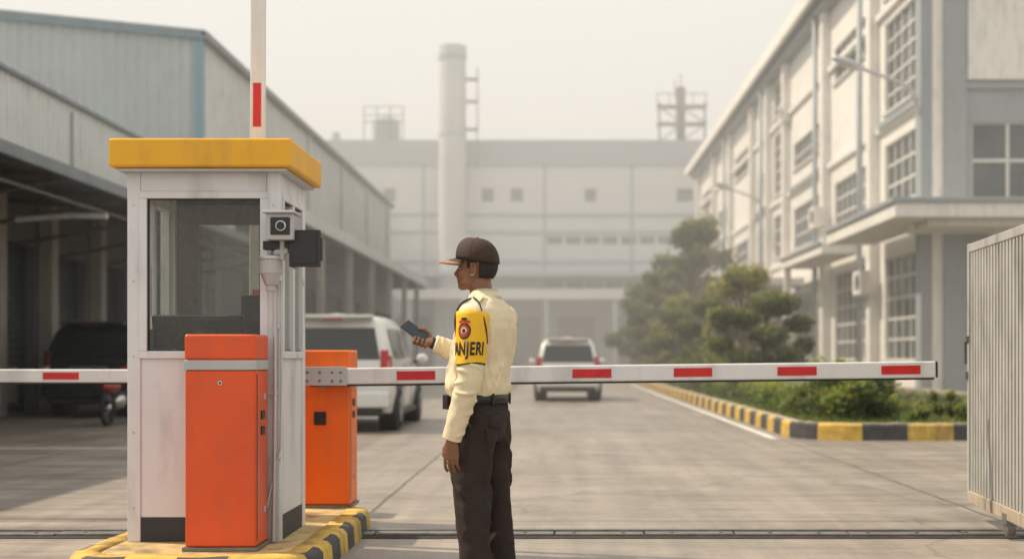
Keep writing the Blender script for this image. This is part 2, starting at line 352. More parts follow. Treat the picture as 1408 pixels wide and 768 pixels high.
b=B('conduit',g,[ALU]); b.tube([(-1.487,6.88,1.46),(-1.487,6.885,.9),(-1.49,6.883,.5),(-1.497,6.885,.13)],.011,10); b.tube([(-1.455,6.89,1.5),(-1.455,6.895,1.0),(-1.46,6.89,.62),(-1.50,6.885,.45),(-1.53,6.87,.30)],.006,8)
for z in (.55,.9,1.25): b.box(-1.515,-1.46,6.885,6.90,z,z+.02)
b.box(-1.50,-1.475,6.885,6.905,1.44,1.56); b.done()

# ------------------------------------------------------------ barrier machines
def barrier(x0,x1,y0,y1,ztop,paint):
    g=grp('barrier_cabinet'); z=.123
    b=B('body',g,paint); b.box(x0,x1,y0,y1,z+.02,ztop-.18); b.done(bevel=.012,seg=3)
    b=B('base_plate',g,STEEL); b.box(x0-.012,x1+.012,y0-.012,y1+.012,z-.002,z+.02); b.done(bevel=.003)
    b=B('band',g,GREYB); b.box(x0-.006,x1+.006,y0-.006,y1+.006,ztop-.18,ztop-.13); b.done(bevel=.004)
    b=B('head',g,paint); b.box(x0-.003,x1+.003,y0-.003,y1+.003,ztop-.13,ztop); b.done(bevel=.014,seg=3)
    b=B('fittings',g,[BLACK,ALU]); cx=(x0+x1)/2
    b.cyl((cx,y0-.001,ztop-.245),(cx,y0-.006,ztop-.245),.012,16,1); b.cyl((cx,y0-.006,ztop-.245),(cx,y0-.008,ztop-.245),.006,10,0)
    for zz in (.70,.78): b.box(x1+.001,x1+.006,y0+.12,y0+.19,zz,zz+.045,0)
    b.box(x1+.001,x1+.003,y0+.03,y0+.034,z+.05,ztop-.2,0)
    b.box(x1+.001,x1+.008,y0+.17,y0+.2,.3,.33,1); b.box(x1+.001,x1+.008,y0+.17,y0+.2,.88,.91,1)
    b.done()
    return g
barrier(-1.875,-1.52,6.58,6.86,1.213,ORANGE)
g=barrier(-1.68,-1.345,8.46,8.78,1.142,ORANGE2)
b=B('control_plate',g,[BLACK,ALU]); b.box(-1.575,-1.497,8.452,8.46,.66,.745); b.box(-1.56,-1.512,8.449,8.452,.69,.73); b.done(bevel=.002)
def boom(name,p0,p1,h,t,stick,rub=True):
    g=grp(name); p0=V(p0);p1=V(p1); d=(p1-p0); l=d.length; d.normalize(); up=V((0,1,0)).cross(d)*-1
    if up.z<0 and abs(d.z)<.5: up=-up
    b=B('boom_arm',g,WHITE); b.obox((p0+p1)/2,d*l/2,V((0,t/2,0)),up*h/2); b.done(bevel=.010,seg=3)
    if rub:
        b=B('rubber_edge',g,RUBBER); b.obox((p0+p1)/2-up*(h/2+.006),d*(l/2-.01),V((0,t/2*.7,0)),up*.006); b.obox(p1+d*.006,d*.006,V((0,t/2*.9,0)),up*h*.48); b.done()
    b=B('red_reflectors',g,RED)
    for a,c in stick:
        b.obox(p0+d*(a+c)/2+V((0,-t/2-.0015,0)),d*(c-a)/2,V((0,.0015,0)),up*h*.27)
        b.obox(p0+d*(a+c)/2+V((0,t/2+.0015,0)),d*(c-a)/2,V((0,.0015,0)),up*h*.27)
    b.done()
    return g
xs=[(-1.03,-.784),(.093,.343),(.742,.988),(1.405,1.656),(2.07,2.32)]
g=boom('barrier_boom',(-1.60,8.40,.972),(2.42,8.40,1.018),.105,.05,[(a+1.6,c+1.6) for a,c in xs])
b=B('hub_plate',g,[ALU,STEEL]); b.box(-1.66,-1.345,8.352,8.372,.915,1.035)
for x in (-1.60,-1.52,-1.44,-1.385):
    b.cyl((x,8.352,.945),(x,8.344,.945),.010,8,1); b.cyl((x,8.352,1.0),(x,8.344,1.0),.010,8,1)
b.cyl((-1.5,8.37,.975),(-1.5,8.47,.975),.03,16,1)
b.done(bevel=.003)
g=boom('barrier_boom',(-2.15,9.1,.965),(-6.2,9.1,.97),.092,.05,[(.55,.8),(1.17,1.42),(2.0,2.25),(2.7,2.95)])
g=boom('barrier_boom',(-1.80,7.83,.85),(-1.785,7.83,4.9),.088,.045,[(1.62,1.88),(.4,.65),(2.9,3.15)],False)
b=B('pivot_cabinet',g,[ORANGE2,GREYB]); b.box(-1.98,-1.70,7.88,8.2,.123,1.0,0); b.box(-1.99,-1.69,7.87,8.21,1.0,1.04,1); b.box(-1.87,-1.73,7.80,7.879,.82,.9,1); b.done(bevel=.01)
g=grp('barrier_cabinet'); b=B('body',g,[ORANGE2,GREYB]); b.box(-2.3,-2.02,9.15,9.45,0,.95,0); b.box(-2.306,-2.014,9.144,9.456,.95,1.0,1); b.box(-2.3,-2.02,9.15,9.45,1.0,1.1,0); b.done(bevel=.01)

# ------------------------------------------------------------ sliding gate right
g=grp('sliding_gate')
F=V((2.80,8.86,0)); D=V((-.08,-1,0)).normalized(); Nn=V((-1,.08,0)).normalized()
def gb(b,s0,s1,n0,n1,z0,z1,m=0):
    c=F+D*(s0+s1)/2+Nn*(n0+n1)/2+V((0,0,(z0+z1)/2)); b.obox(c,D*(s1-s0)/2,Nn*(n1-n0)/2,V((0,0,(z1-z0)/2)),m)
b=B('frame',g,GATE); gb(b,0,.05,-.03,.03,.13,1.86); gb(b,0.05,5,-.028,.028,1.80,1.857); gb(b,4.95,5,-.03,.03,.2,1.8); b.done(bevel=.005)
b=B('bottom_rail',g,GATEB); gb(b,0.05,5,-.032,.032,.12,.20); b.done(bevel=.005)
b=B('slats',g,GATE)
s=.07
while s<4.94: gb(b,s,s+.045,-.010,.022,.20,1.80); s+=.075
gb(b,.055,4.94,-.018,-.012,.202,1.798); b.done(bevel=.006)
b=B('wheel',g,[STEEL,RUBBER]); c=F+D*.98
b.cyl(c+Nn*.025+V((0,0,.075)),c-Nn*.025+V((0,0,.075)),.055,20); gb(b,.93,1.03,-.035,.035,.09,.16,0); gb(b,3.9,4.0,-.035,.035,.09,.16,0); c=F+D*3.95; b.cyl(c+Nn*.025+V((0,0,.075)),c-Nn*.025+V((0,0,.075)),.055,20); b.done(bevel=.003)
b=B('latch',g,STEEL); gb(b,-.03,.05,.03,.045,1.20,1.24); gb(b,-.035,-.02,-.02,.045,1.05,1.24); gb(b,0,.04,.031,.05,.95,1.0); b.done(bevel=.003)

# ------------------------------------------------------------ left warehouses
g=grp('loading_warehouse')
b=B('fascia_cladding',g,CWHITE); b.corr('x',-9.0,1,3,36.4,4.3,5.72,.22,.035); b.done()
b=B('parapet_cap',g,ROOFG); b.box(-9.12,-8.9,3,36.4,5.72,5.80); b.box(-9.04,-8.93,3,36.4,4.24,4.30); b.done(bevel=.01)
b=B('roof',g,ROOFG); b.box(-22,-9.1,3,36.2,5.62,5.70); b.done()
b=B('rooftop_vents',g,[CWHITE]);
for i in range(60): b.box(-9.6,-8.97,3.2+i*.55,3.28+i*.55,5.801,5.86)
b.done()
ops=[(24.7,26.3,0,3.3),(26.95,29.1,0,3.2),(29.8,31.8,0,3.2),(32.6,34.6,0,3.2),(8,11,0,3.3),(12,15,0,3.3),(16,19,0,3.3),(20,23.6,0,3.3)]
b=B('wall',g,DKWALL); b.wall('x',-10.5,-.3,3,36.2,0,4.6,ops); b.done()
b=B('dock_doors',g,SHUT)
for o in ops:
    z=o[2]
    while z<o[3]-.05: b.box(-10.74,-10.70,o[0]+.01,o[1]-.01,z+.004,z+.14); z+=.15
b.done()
b=B('columns',g,COLB)
for y in (6,11.5,15.5,19.5,24.1,26.6,29.45,32.2,35.4): b.box(-10.49,-10.2,y-.17,y+.17,0,4.2)
b.done(bevel=.02)
b=B('door_details',g,[WGLASS,LINE,COLB])
for y in (25.1,28,30.8): b.box(-10.69,-10.66,y-.35,y+.35,1.5,2.2,0)
for y in (25.5,28,30.8): b.box(-10.699,-10.65,y-.3,y+.3,.2,.9,2)
b.done()
b=B('end_wall',g,DKWALL); b.box(-22,-10.5,36.0,36.2,0,5.6); b.done()
g=grp('loading_canopy')
b=B('canopy_roof',g,ROOFG)
b.obox((-8.1,19.7,4.10),(.93,0,-.24),(0,16.7,0),(.01,0,.03)); b.box(-7.24,-7.14,3,36.4,3.72,3.90); b.box(-10.5,-9.0,3,36.2,4.36,4.42); b.done(bevel=.01)
b=B('canopy_frames',g,[STEEL,CWHITE])
y=4
while y<36:
    b.obox((-8.8,y,3.92),(1.6,0,-.14),(0,.05,0),(0,0,.05),0); b.tube([(-10.4,y,3.2),(-7.4,y,3.75)],.04,8,m=0); y+=2.6
b.tube([(-7.6,3,3.52),(-7.6,36,3.52)],.035,8,m=0); b.tube([(-7.22,3,3.80),(-7.22,36,3.80)],.05,8,m=0)
b.tube([(-8.93,24.2,4.3),(-8.93,24.2,5.6)],.06,10,m=1); b.tube([(-8.93,33,4.3),(-8.93,33,5.6)],.06,10,m=1)
b.tube([(-8.9,21.5,3.35),(-8.0,21.5,3.42),(-7.4,21.5,3.40)],.05,8,m=1)
b.done()

g=grp('warehouse')
Zr=10.05
b=B('gable_cladding',g,CGREY); b.corr('y',36.6,-1,-30,-10.0,0,lambda a: Zr+(-10-a)*.10,.30,.04); b.done()
b=B('side_cladding',g,CWHITE); b.corr('x',-10.0,1,36.6,78,5.6,Zr,.42,.05); b.done()
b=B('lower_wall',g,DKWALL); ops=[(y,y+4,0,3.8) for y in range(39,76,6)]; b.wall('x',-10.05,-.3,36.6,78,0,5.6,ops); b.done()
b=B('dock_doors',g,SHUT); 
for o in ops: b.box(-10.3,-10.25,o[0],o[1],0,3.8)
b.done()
b=B('back_wall',g,CGREY); b.box(-30,-10,77.8,78,0,Zr); b.done()
b=B('roof',g,ROOFG); b.quad([(-9.8,36.4,Zr+.02),(-9.8,78.2,Zr+.02),(-30,78.2,Zr+2.05),(-30,36.4,Zr+2.05)]); b.done(solid=.12)
b=B('trim',g,[CBLUE,ROOFG]); b.box(-10.14,-9.9,36.5,36.72,0,Zr-.1,0)
b.quad([(-9.8,36.42,Zr-.12),(-9.8,36.42,Zr+.13),(-30,36.42,Zr+2.15),(-30,36.42,Zr+1.9)],0)
b.box(-9.90,-9.74,36.4,78.2,Zr-.10,Zr+.08,1)
b.done()
b=B('downpipes',g,CWHITE)
for y in (44,52,60,68,76): b.tube([(-9.88,y,5.6),(-9.88,y,Zr-.1)],.08,8)
b.done()
g=grp('loading_canopy')
b=B('canopy_roof',g,ROOFG); b.obox((-8.9,57,5.55),(1.15,0,-.1),(0,20.4,0),(.005,0,.05)); b.box(-7.85,-7.72,36.8,77.4,5.12,5.6); b.done()
b=B('canopy_fascia',g,CWHITE); b.corr('x',-7.70,1,36.8,77.4,5.16,5.58,.4,.03); b.done()
b=B('columns',g,[COLB])
for y in range(38,78,6): b.box(-8.1,-7.86,y-.13,y+.13,0,5.4)
b.done(bevel=.02)
b=B('beams',g,STEEL)
for y in range(38,78,3): b.box(-10,-7.86,y-.06,y+.06,5.05,5.3)
b.done()

# ------------------------------------------------------------ right office/factory building
g=grp('factory_office_building')
XF=10.3
bays=[(36.7,41.3),(43.6,48.8),(50.6,57.2),(59.4,62.4),(64,67.4),(69.2,76),(78,84),(86,93)]
wins=[]
for i,(a,c) in enumerate(bays):
    nc=max(4,int((c-a)/.8))
    wins.append((a+.1,c-.1,1.0,4.15,nc,5))
    if i in (0,3): rows=[(5.75,7.7,3),(8.7,11.5,5),(12.3,13.9,3)]
    elif i%2==1: rows=[(5.75,7.5,3),(11.2,12.5,2)]
    else: rows=[(5.75,7.5,3),(9.2,10.3,2)]
    for z0,z1,nr in rows: wins.append((a+.1,c-.1,z0,z1,nc,nr))
ops=[w[:4] for w in wins]
b=B('facade_wall',g,RWALL); b.wall('x',XF,.3,36.0,96,0,14.5,ops); b.done()
b=B('windows',g,[WGLASS,FRAME])
for w in wins: b.window('x',XF,1,w[0],w[1],w[2],w[3],w[4],w[5],t=.08)
b.done()
b=B('pilasters',g,[RGREY,RWALL])
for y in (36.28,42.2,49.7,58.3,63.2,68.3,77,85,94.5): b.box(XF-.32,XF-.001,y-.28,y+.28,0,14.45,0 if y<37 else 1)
for z in (5.2,8.15,11.75): b.box(XF-.14,XF-.002,36.6,96,z,z+.22,1)
for (a,c) in bays[::2]: b.box(XF-.2,XF-.002,a-.05,c+.05,8.2,8.42,0)
b.done(bevel=.02)
b=B('sills',g,FRAME)
for w in wins: b.box(XF-.10,XF-.002,w[0]-.05,w[1]+.05,w[2]-.1,w[2]-.01)
b.done()
b=B('downpipes',g,RPIPE)
for y in (42.9,50.3,63.7,77.8): b.tube([(XF-.42,y,0.2),(XF-.42,y,14.4)],.10,10)
b.done(smooth=True)
b=B('roof_eaves',g,[RWALL,RGREY,ROOFG])
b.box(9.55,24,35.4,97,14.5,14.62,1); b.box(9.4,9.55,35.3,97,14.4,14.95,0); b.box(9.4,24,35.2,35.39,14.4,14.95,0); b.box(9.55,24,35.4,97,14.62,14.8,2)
b.box(9.8,10.28,36,96,14.1,14.35,1)
b.done(bevel=.02)
eo=[(11.4,14.4,5.45,7.55),(11.4,14.4,12.2,13.8),(15.4,18.4,5.45,7.55)]
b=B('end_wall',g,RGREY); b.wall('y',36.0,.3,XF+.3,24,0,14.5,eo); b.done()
b=B('end_panels',g,[RWALL,RGREY]); b.box(11.25,24,35.93,35.998,8.7,11.2,0); b.box(11.25,24,35.93,35.998,11.9,12.1,0); b.box(11.2,24,35.9,35.997,8.45,8.6,1); b.box(XF+.301,11.2,35.86,35.996,0,14.4,1); b.done(bevel=.01)
b=B('end_windows',g,[WGLASS,FRAME])
for e in eo: b.window('y',36.0,1,*e,3,2,t=.09)
b.done()
b=B('far_end_wall',g,RWALL); b.box(XF+.3,24,95.7,96,0,14.5); b.done()
b=B('entrance_canopy',g,[RWALL,RGREY]); b.box(8.5,24,33,35.85,4.62,5.05,0); b.box(8.5,10.0,35.85,41.4,4.62,5.05,0); b.box(8.42,24,32.92,33.0,4.98,5.12,1); b.box(8.42,8.5,33,41.4,4.98,5.12,1)
b.box(9.5,24,33.6,35.85,4.45,4.615,0)
b.box(8.7,9.98,43.2,51,4.5,4.85,0); b.box(8.62,8.7,43.2,51,4.8,4.92,1)
b.box(8.3,9.98,53,94,4.0,4.3,0); b.box(8.22,8.3,53,94,4.25,4.38,1); b.done(bevel=.02)
b=B('ceiling_lights',g,FRAME); b.cyl((9.3,34.5,4.38),(9.3,34.5,4.62),.12); b.cyl((11.5,34.5,4.3),(11.5,34.5,4.45),.12); b.done()
b=B('canopy_columns',g,RWALL)
for y in (50.6,56,62,68,74,80,86,92): b.box(8.75,9.0,y-.12,y+.12,0,4.5)
b.done(bevel=.02)
def ac(x,y,z):
    g=grp('air_conditioner'); b=B('casing',g,[RWALL,BLACK,FRAME]); b.box(x-.38,x-.04,y-.5,y+.5,z,z+.75,0); b.cyl((x-.385,y-.12,z+.38),(x-.39,y-.12,z+.38),.28,20,1)
    b.box(x-.04,x,y-.4,y-.3,z-.1,z+.1,2); b.box(x-.35,x,y-.42,y-.38,z-.08,z-.02,2); b.box(x-.35,x,y+.38,y+.42,z-.08,z-.02,2); b.done(bevel=.02)
ac(XF-.3,42.2,3.1); ac(XF-.3,49.7,6.0); ac(XF,58.2,11.5)
def wlamp(y,z):
    g=grp('street_lamp'); b=B('arm',g,[ALU]); b.box(XF-.40,XF-.32,y-.1,y+.1,z-.35,z+.05)
    b.tube([(XF-.36,y,z-.3),(XF-.5,y,z+.25),(XF-.9,y,z+.5),(XF-1.5,y,z+.72),(XF-2.0,y,z+.9)],.05,8); b.tube([(XF-.36,y,z-.05),(XF-.9,y,z+.48)],.025,8); b.done(smooth=True)
    b=B('lamp_head',g,[ALU,FRAME]); R=Matrix.Rotation(math.radians(20),3,'Y'); b.blob((XF-2.3,y,z+1.02),(.50,.2,.12),0,rot=R); b.blob((XF-2.32,y,z+.96),(.36,.14,.09),1,rot=R); b.done(smooth=True)
wlamp(36.05,8.15); wlamp(63.2,8.3)

# ------------------------------------------------------------ background factory
g=grp('factory_building'); YB=120
wx=[(-16,-14.9),(-7.0,-5.9),(-4.3,-3.2),(2.5,3.5),(10.9,12.4)]
ops=[(a,c,15.3,16.5) for a,c in wx]+[(x,x+1.4,11.4,12.1) for x in [ -1+i*1.7 for i in range(14)]]+[(x,x+1.5,7.2,8.0) for x in [-1+i*1.8 for i in range(14)]]
b=B('wall',g,BGW); b.wall('y',YB,.4,-34,34,6.6,18.6,ops); b.done()
b=B('windows',g,BGD); b.box(-33,33,YB+.3,YB+.35,6.7,18.5); b.done()
b=B('upper_band',g,BGG); b.box(-34.2,34.2,YB-.25,YB+.4,18.6,20.9); b.done()
b=B('roof',g,ROOFG); b.box(-34,34,YB+.4,YB+40,20.6,20.8); b.done()
b=B('base',g,[BGD,BGG]); ops=[(x,x+3.4,0,4.8) for x in range(-30,30,5)]; b.wall('y',YB+.2,.4,-34,34,0,6.6,ops,1); b.box(-34,34,YB+2.5,YB+2.7,0,6.6,0); b.done()
b=B('panel_joints',g,BGG)
for x in (-24,-19,-12.3,-8.4,-1.2,6.8,14,21): b.box(x-.12,x+.12,YB-.06,YB-.001,6.6,18.6)
for z in (13.9,12.3,9.6): b.box(-34,34,YB-.10,YB-.061,z,z+.28)
b.done()
b=B('canopy',g,[BGG,BGW]); b.box(-14,34,YB-6,YB-.1,6.2,6.9,0); b.box(-14,34,YB-6.1,YB-6,6.1,7.0,1); b.box(-14,34,YB-4,YB-.12,8.2,8.6,0)
for x in range(-13,34,6): b.box(x-.2,x+.2,YB-5.8,YB-5.4,0,6.2,0)
b.done()
g=grp('chimney')
b=B('shaft',g,CONC); b.tube([(-9.5,118,0),(-9.5,118,12),(-9.5,118,28.6)],[1.3,1.27,1.2],28); b.tube([(-9.5,118,28.2),(-9.5,118,29)],1.28,28); b.box(-11.0,-8.1,117,119.5,0,7); b.done()
b=B('bands',g,BGG)
for z in (20.9,27.8): b.tube([(-9.5,118,z),(-9.5,118,z+.18)],1.31,28)
b.done()
b=B('ladder_platform',g,[STEEL])
for z in (21.5,24,26): b.box(-8.3,-7.2,117.4,118.6,z,z+.1); b.box(-7.25,-7.2,117.4,118.6,z,z+1.1)
b.box(-7.3,-7.2,117.9,118,18,27); b.box(-7.3,-7.2,118.2,118.3,18,27); b.done()
g=grp('rooftop_tank')
b=B('tank',g,[BGG,STEEL]); b.cyl((-16,122,20.8),(-16,122,23),1.3,24); b.cyl((-16,122,23),(-16,122,23.6),1.3,24,r2=.3)
for x in (-17.8,-16.6,-15.4,-14.2):
    b.box(x-.05,x+.05,120.2,120.3,20.9,24.0,1)
for z in (22.6,23.2,24.0): b.box(-17.8,-14.2,120.2,120.3,z,z+.08,1)
b.cyl((-20.5,121,20.8),(-20.5,121,21.8),.5,16,r2=.3); b.done()
g=grp('rooftop_steel_tower')
b=B('lattice',g,[STEEL])
for x in (9.4,11.4,13.6):
    b.box(x-.1,x+.1,121,121.2,20.9,24.6)
b.box(9.2,13.8,120.9,122.5,22.6,22.75); b.box(9.2,13.8,120.9,122.5,24.2,24.35)
for x in (9.2,10.3,11.4,12.5,13.7): b.box(x-.04,x+.04,120.9,121,24.3,25.4)
b.box(9.2,13.8,120.9,121,25.35,25.43)
b.box(11.0,11.8,121,122,20.9,26.0); b.tube([(11.4,121.5,26),(11.4,121.5,27.3)],.06,6); b.tube([(10.9,121.5,25),(10.9,121.5,26.8)],.05,6)
for x0,x1 in ((9.4,11.4),(11.4,13.6)):
    b.tube([(x0,121.1,20.9),(x1,121.1,22.6)],.07,6); b.tube([(x1,121.1,22.7),(x0,121.1,24.2)],.07,6)
b.done()

# ------------------------------------------------------------ planting bed + kerb
g=grp('planting_bed')
out=rounded(3.15,10.2,17.2,31.5,.9,10)
b=B('kerb',g,[KYEL,KBLK,KTOP]); 
o2=[V((p.x,p.y if p.y<25 else p.y+40,0)) for p in out]
kerb_loop(b,o2,.22,.2,.62,0,1,2,.16); b.done()
b=B('soil',g,SOIL); b.face([b.bm.verts.new(V((6.67+(p.x-6.67)*.95,p.y+(.15 if p.y<25 else -.15),.18))) for p in o2]); b.done()

def leaves(name,parent,blobs,n,size,mats,shell=.4,flower=0,lumpy=.3):
    vs=[];fs=[];mi=[]
    w=[(bl[1][0]*bl[1][1]*bl[1][2])**.66 for bl in blobs]
    for _ in range(n):
        c,r=random.choices(blobs,w)[0]
        d=V((random.gauss(0,1),random.gauss(0,1),random.gauss(0,1))).normalized()
        rr=random.random()**shell
        lump=1+lumpy*noise.noise(V((d.x*2.2+c[0]*3,d.y*2.2+c[1],d.z*2.2)))+.05*random.gauss(0,1)
        p=V(c)+V((d.x*r[0],d.y*r[1],d.z*r[2]))*rr*lump
        if p.z<.18: p.z=.18+random.random()*.05
        a=V((random.gauss(0,1),random.gauss(0,1),random.gauss(0,1)+.2)).normalized(); t=a.cross(V((random.gauss(0,1),random.gauss(0,1),random.gauss(0,1)))).normalized()
        s=size*random.uniform(.55,1.4); i=len(vs)
        vs+= [p-a*s,p+t*s*.42,p+a*s,p-t*s*.42]; fs.append((i,i+1,i+2,i+3))
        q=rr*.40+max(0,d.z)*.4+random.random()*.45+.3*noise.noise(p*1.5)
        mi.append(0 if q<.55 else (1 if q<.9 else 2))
        if flower and random.random()<flower: mi[-1]=3
    me=bpy.data.meshes.new(name); me.from_pydata(vs,[],fs)
    for m in mats: me.materials.append(m)
    me.polygons.foreach_set('material_index',mi); o=bpy.data.objects.new(name,me); scene.collection.objects.link(o)
    if parent: o.parent=parent
    return o
def topiary(x,y,pads,n,size=.045,mats=LF):
    g=grp('topiary_tree'); leaves('foliage_pads',g,pads,n,size,mats,shell=.28,lumpy=.45)
    b=B('trunk',g,BARK); zt=max(p[0][2] for p in pads); b.tube([(x,y,.15),(x+.06,y,zt*.33),(x-.06,y,zt*.6),(x+.03,y,zt)],[.10,.08,.06,.02],8)
    for (c,r) in pads: b.tube([(x,y,max(.4,c[2]-.45)),((x+c[0])/2,(y+c[1])/2,c[2]-.22),(c[0],c[1],c[2])],[.045,.03,.015],6)
    b.done(smooth=True)
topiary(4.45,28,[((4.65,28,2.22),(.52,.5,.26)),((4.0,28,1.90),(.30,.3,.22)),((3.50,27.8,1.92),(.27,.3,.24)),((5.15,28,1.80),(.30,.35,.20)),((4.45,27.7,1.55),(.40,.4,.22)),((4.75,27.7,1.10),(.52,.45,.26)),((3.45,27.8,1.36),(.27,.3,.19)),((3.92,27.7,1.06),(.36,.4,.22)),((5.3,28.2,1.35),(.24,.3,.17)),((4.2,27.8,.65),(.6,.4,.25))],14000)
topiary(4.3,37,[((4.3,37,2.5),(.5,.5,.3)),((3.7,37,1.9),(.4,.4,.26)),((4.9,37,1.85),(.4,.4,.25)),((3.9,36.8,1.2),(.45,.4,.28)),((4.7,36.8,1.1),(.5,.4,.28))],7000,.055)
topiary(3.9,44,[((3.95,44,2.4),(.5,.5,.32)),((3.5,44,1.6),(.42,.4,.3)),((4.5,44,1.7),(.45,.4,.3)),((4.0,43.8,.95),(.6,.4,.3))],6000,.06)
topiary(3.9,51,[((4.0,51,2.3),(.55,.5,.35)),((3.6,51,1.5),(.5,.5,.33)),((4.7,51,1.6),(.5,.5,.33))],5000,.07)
def tree(name,x,y,h,r,n,size,mats,k=9):
    g=grp(name); bl=[]; b=B('trunk',g,BARK)
    b.tube([(x,y,.1),(x+.05,y,h*.3),(x-.05,y,h*.6),(x,y,h*.85)],[.022*h,.017*h,.012*h,.004*h],8)
    for i in range(k):
        a=random.random()*6.28; t=random.uniform(.30,.94); rr=r*random.uniform(.35,.8)*(1.25-abs(t-.5)*1.6)
        c=(x+math.cos(a)*rr,y+math.sin(a)*rr,h*t); bl.append((c,(r*random.uniform(.28,.46),r*random.uniform(.28,.46),r*random.uniform(.24,.36))))
        b.tube([(x,y,h*t*.65),((x+c[0])/2,(y+c[1])/2,h*t*.85),c],[.010*h,.007*h,.003*h],6)
    b.done(smooth=True); leaves('crown',g,bl,n,size,mats,shell=.5)
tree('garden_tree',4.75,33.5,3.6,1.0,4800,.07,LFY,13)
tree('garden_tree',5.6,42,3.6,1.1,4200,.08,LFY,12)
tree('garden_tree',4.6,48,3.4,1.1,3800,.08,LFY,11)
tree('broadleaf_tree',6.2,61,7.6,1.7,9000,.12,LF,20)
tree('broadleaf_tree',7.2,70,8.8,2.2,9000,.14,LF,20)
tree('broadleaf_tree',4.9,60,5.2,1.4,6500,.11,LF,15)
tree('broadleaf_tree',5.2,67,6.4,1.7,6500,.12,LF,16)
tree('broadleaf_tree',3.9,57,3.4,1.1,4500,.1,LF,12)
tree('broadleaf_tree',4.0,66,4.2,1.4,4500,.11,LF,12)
bl=[]
for i in range(34):
    y=30.5+i*1.1; r=random.uniform(.42,.68); bl.append(((random.uniform(3.6,5.2),y,random.uniform(.45,.85)),(r,r,r*.85)))
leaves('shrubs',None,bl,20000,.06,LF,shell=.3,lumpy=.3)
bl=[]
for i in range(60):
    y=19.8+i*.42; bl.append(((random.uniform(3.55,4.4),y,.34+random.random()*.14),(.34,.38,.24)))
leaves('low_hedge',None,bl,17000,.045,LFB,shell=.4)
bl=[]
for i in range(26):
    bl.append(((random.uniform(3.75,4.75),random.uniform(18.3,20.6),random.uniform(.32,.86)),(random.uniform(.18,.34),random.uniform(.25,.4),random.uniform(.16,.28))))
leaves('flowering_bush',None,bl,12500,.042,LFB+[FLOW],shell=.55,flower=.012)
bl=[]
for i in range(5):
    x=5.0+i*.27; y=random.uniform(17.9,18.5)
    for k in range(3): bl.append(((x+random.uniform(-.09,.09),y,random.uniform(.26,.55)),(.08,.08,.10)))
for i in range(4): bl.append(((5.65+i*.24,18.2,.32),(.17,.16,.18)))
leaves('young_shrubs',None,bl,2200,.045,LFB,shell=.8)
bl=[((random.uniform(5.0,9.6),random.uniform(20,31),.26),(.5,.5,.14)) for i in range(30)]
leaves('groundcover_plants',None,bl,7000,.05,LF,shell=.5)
vs=[];fs=[]
for _ in range(14000):
    x=random.uniform(3.4,9.8);y=random.uniform(17.5,30); h=random.uniform(.03,.10); a=random.random()*6.28; i=len(vs)
    dx,dy=math.cos(a)*.02,math.sin(a)*.02; vs+=[(x-dx,y-dy,.17),(x+dx,y+dy,.17),(x+random.uniform(-.05,.05),y+random.uniform(-.05,.05),.18+h)]; fs.append((i,i+1,i+2))
me=bpy.data.meshes.new('grass'); me.from_pydata(vs,[],fs); me.materials.append(LFB[1]); o=bpy.data.objects.new('grass',me); scene.collection.objects.link(o)

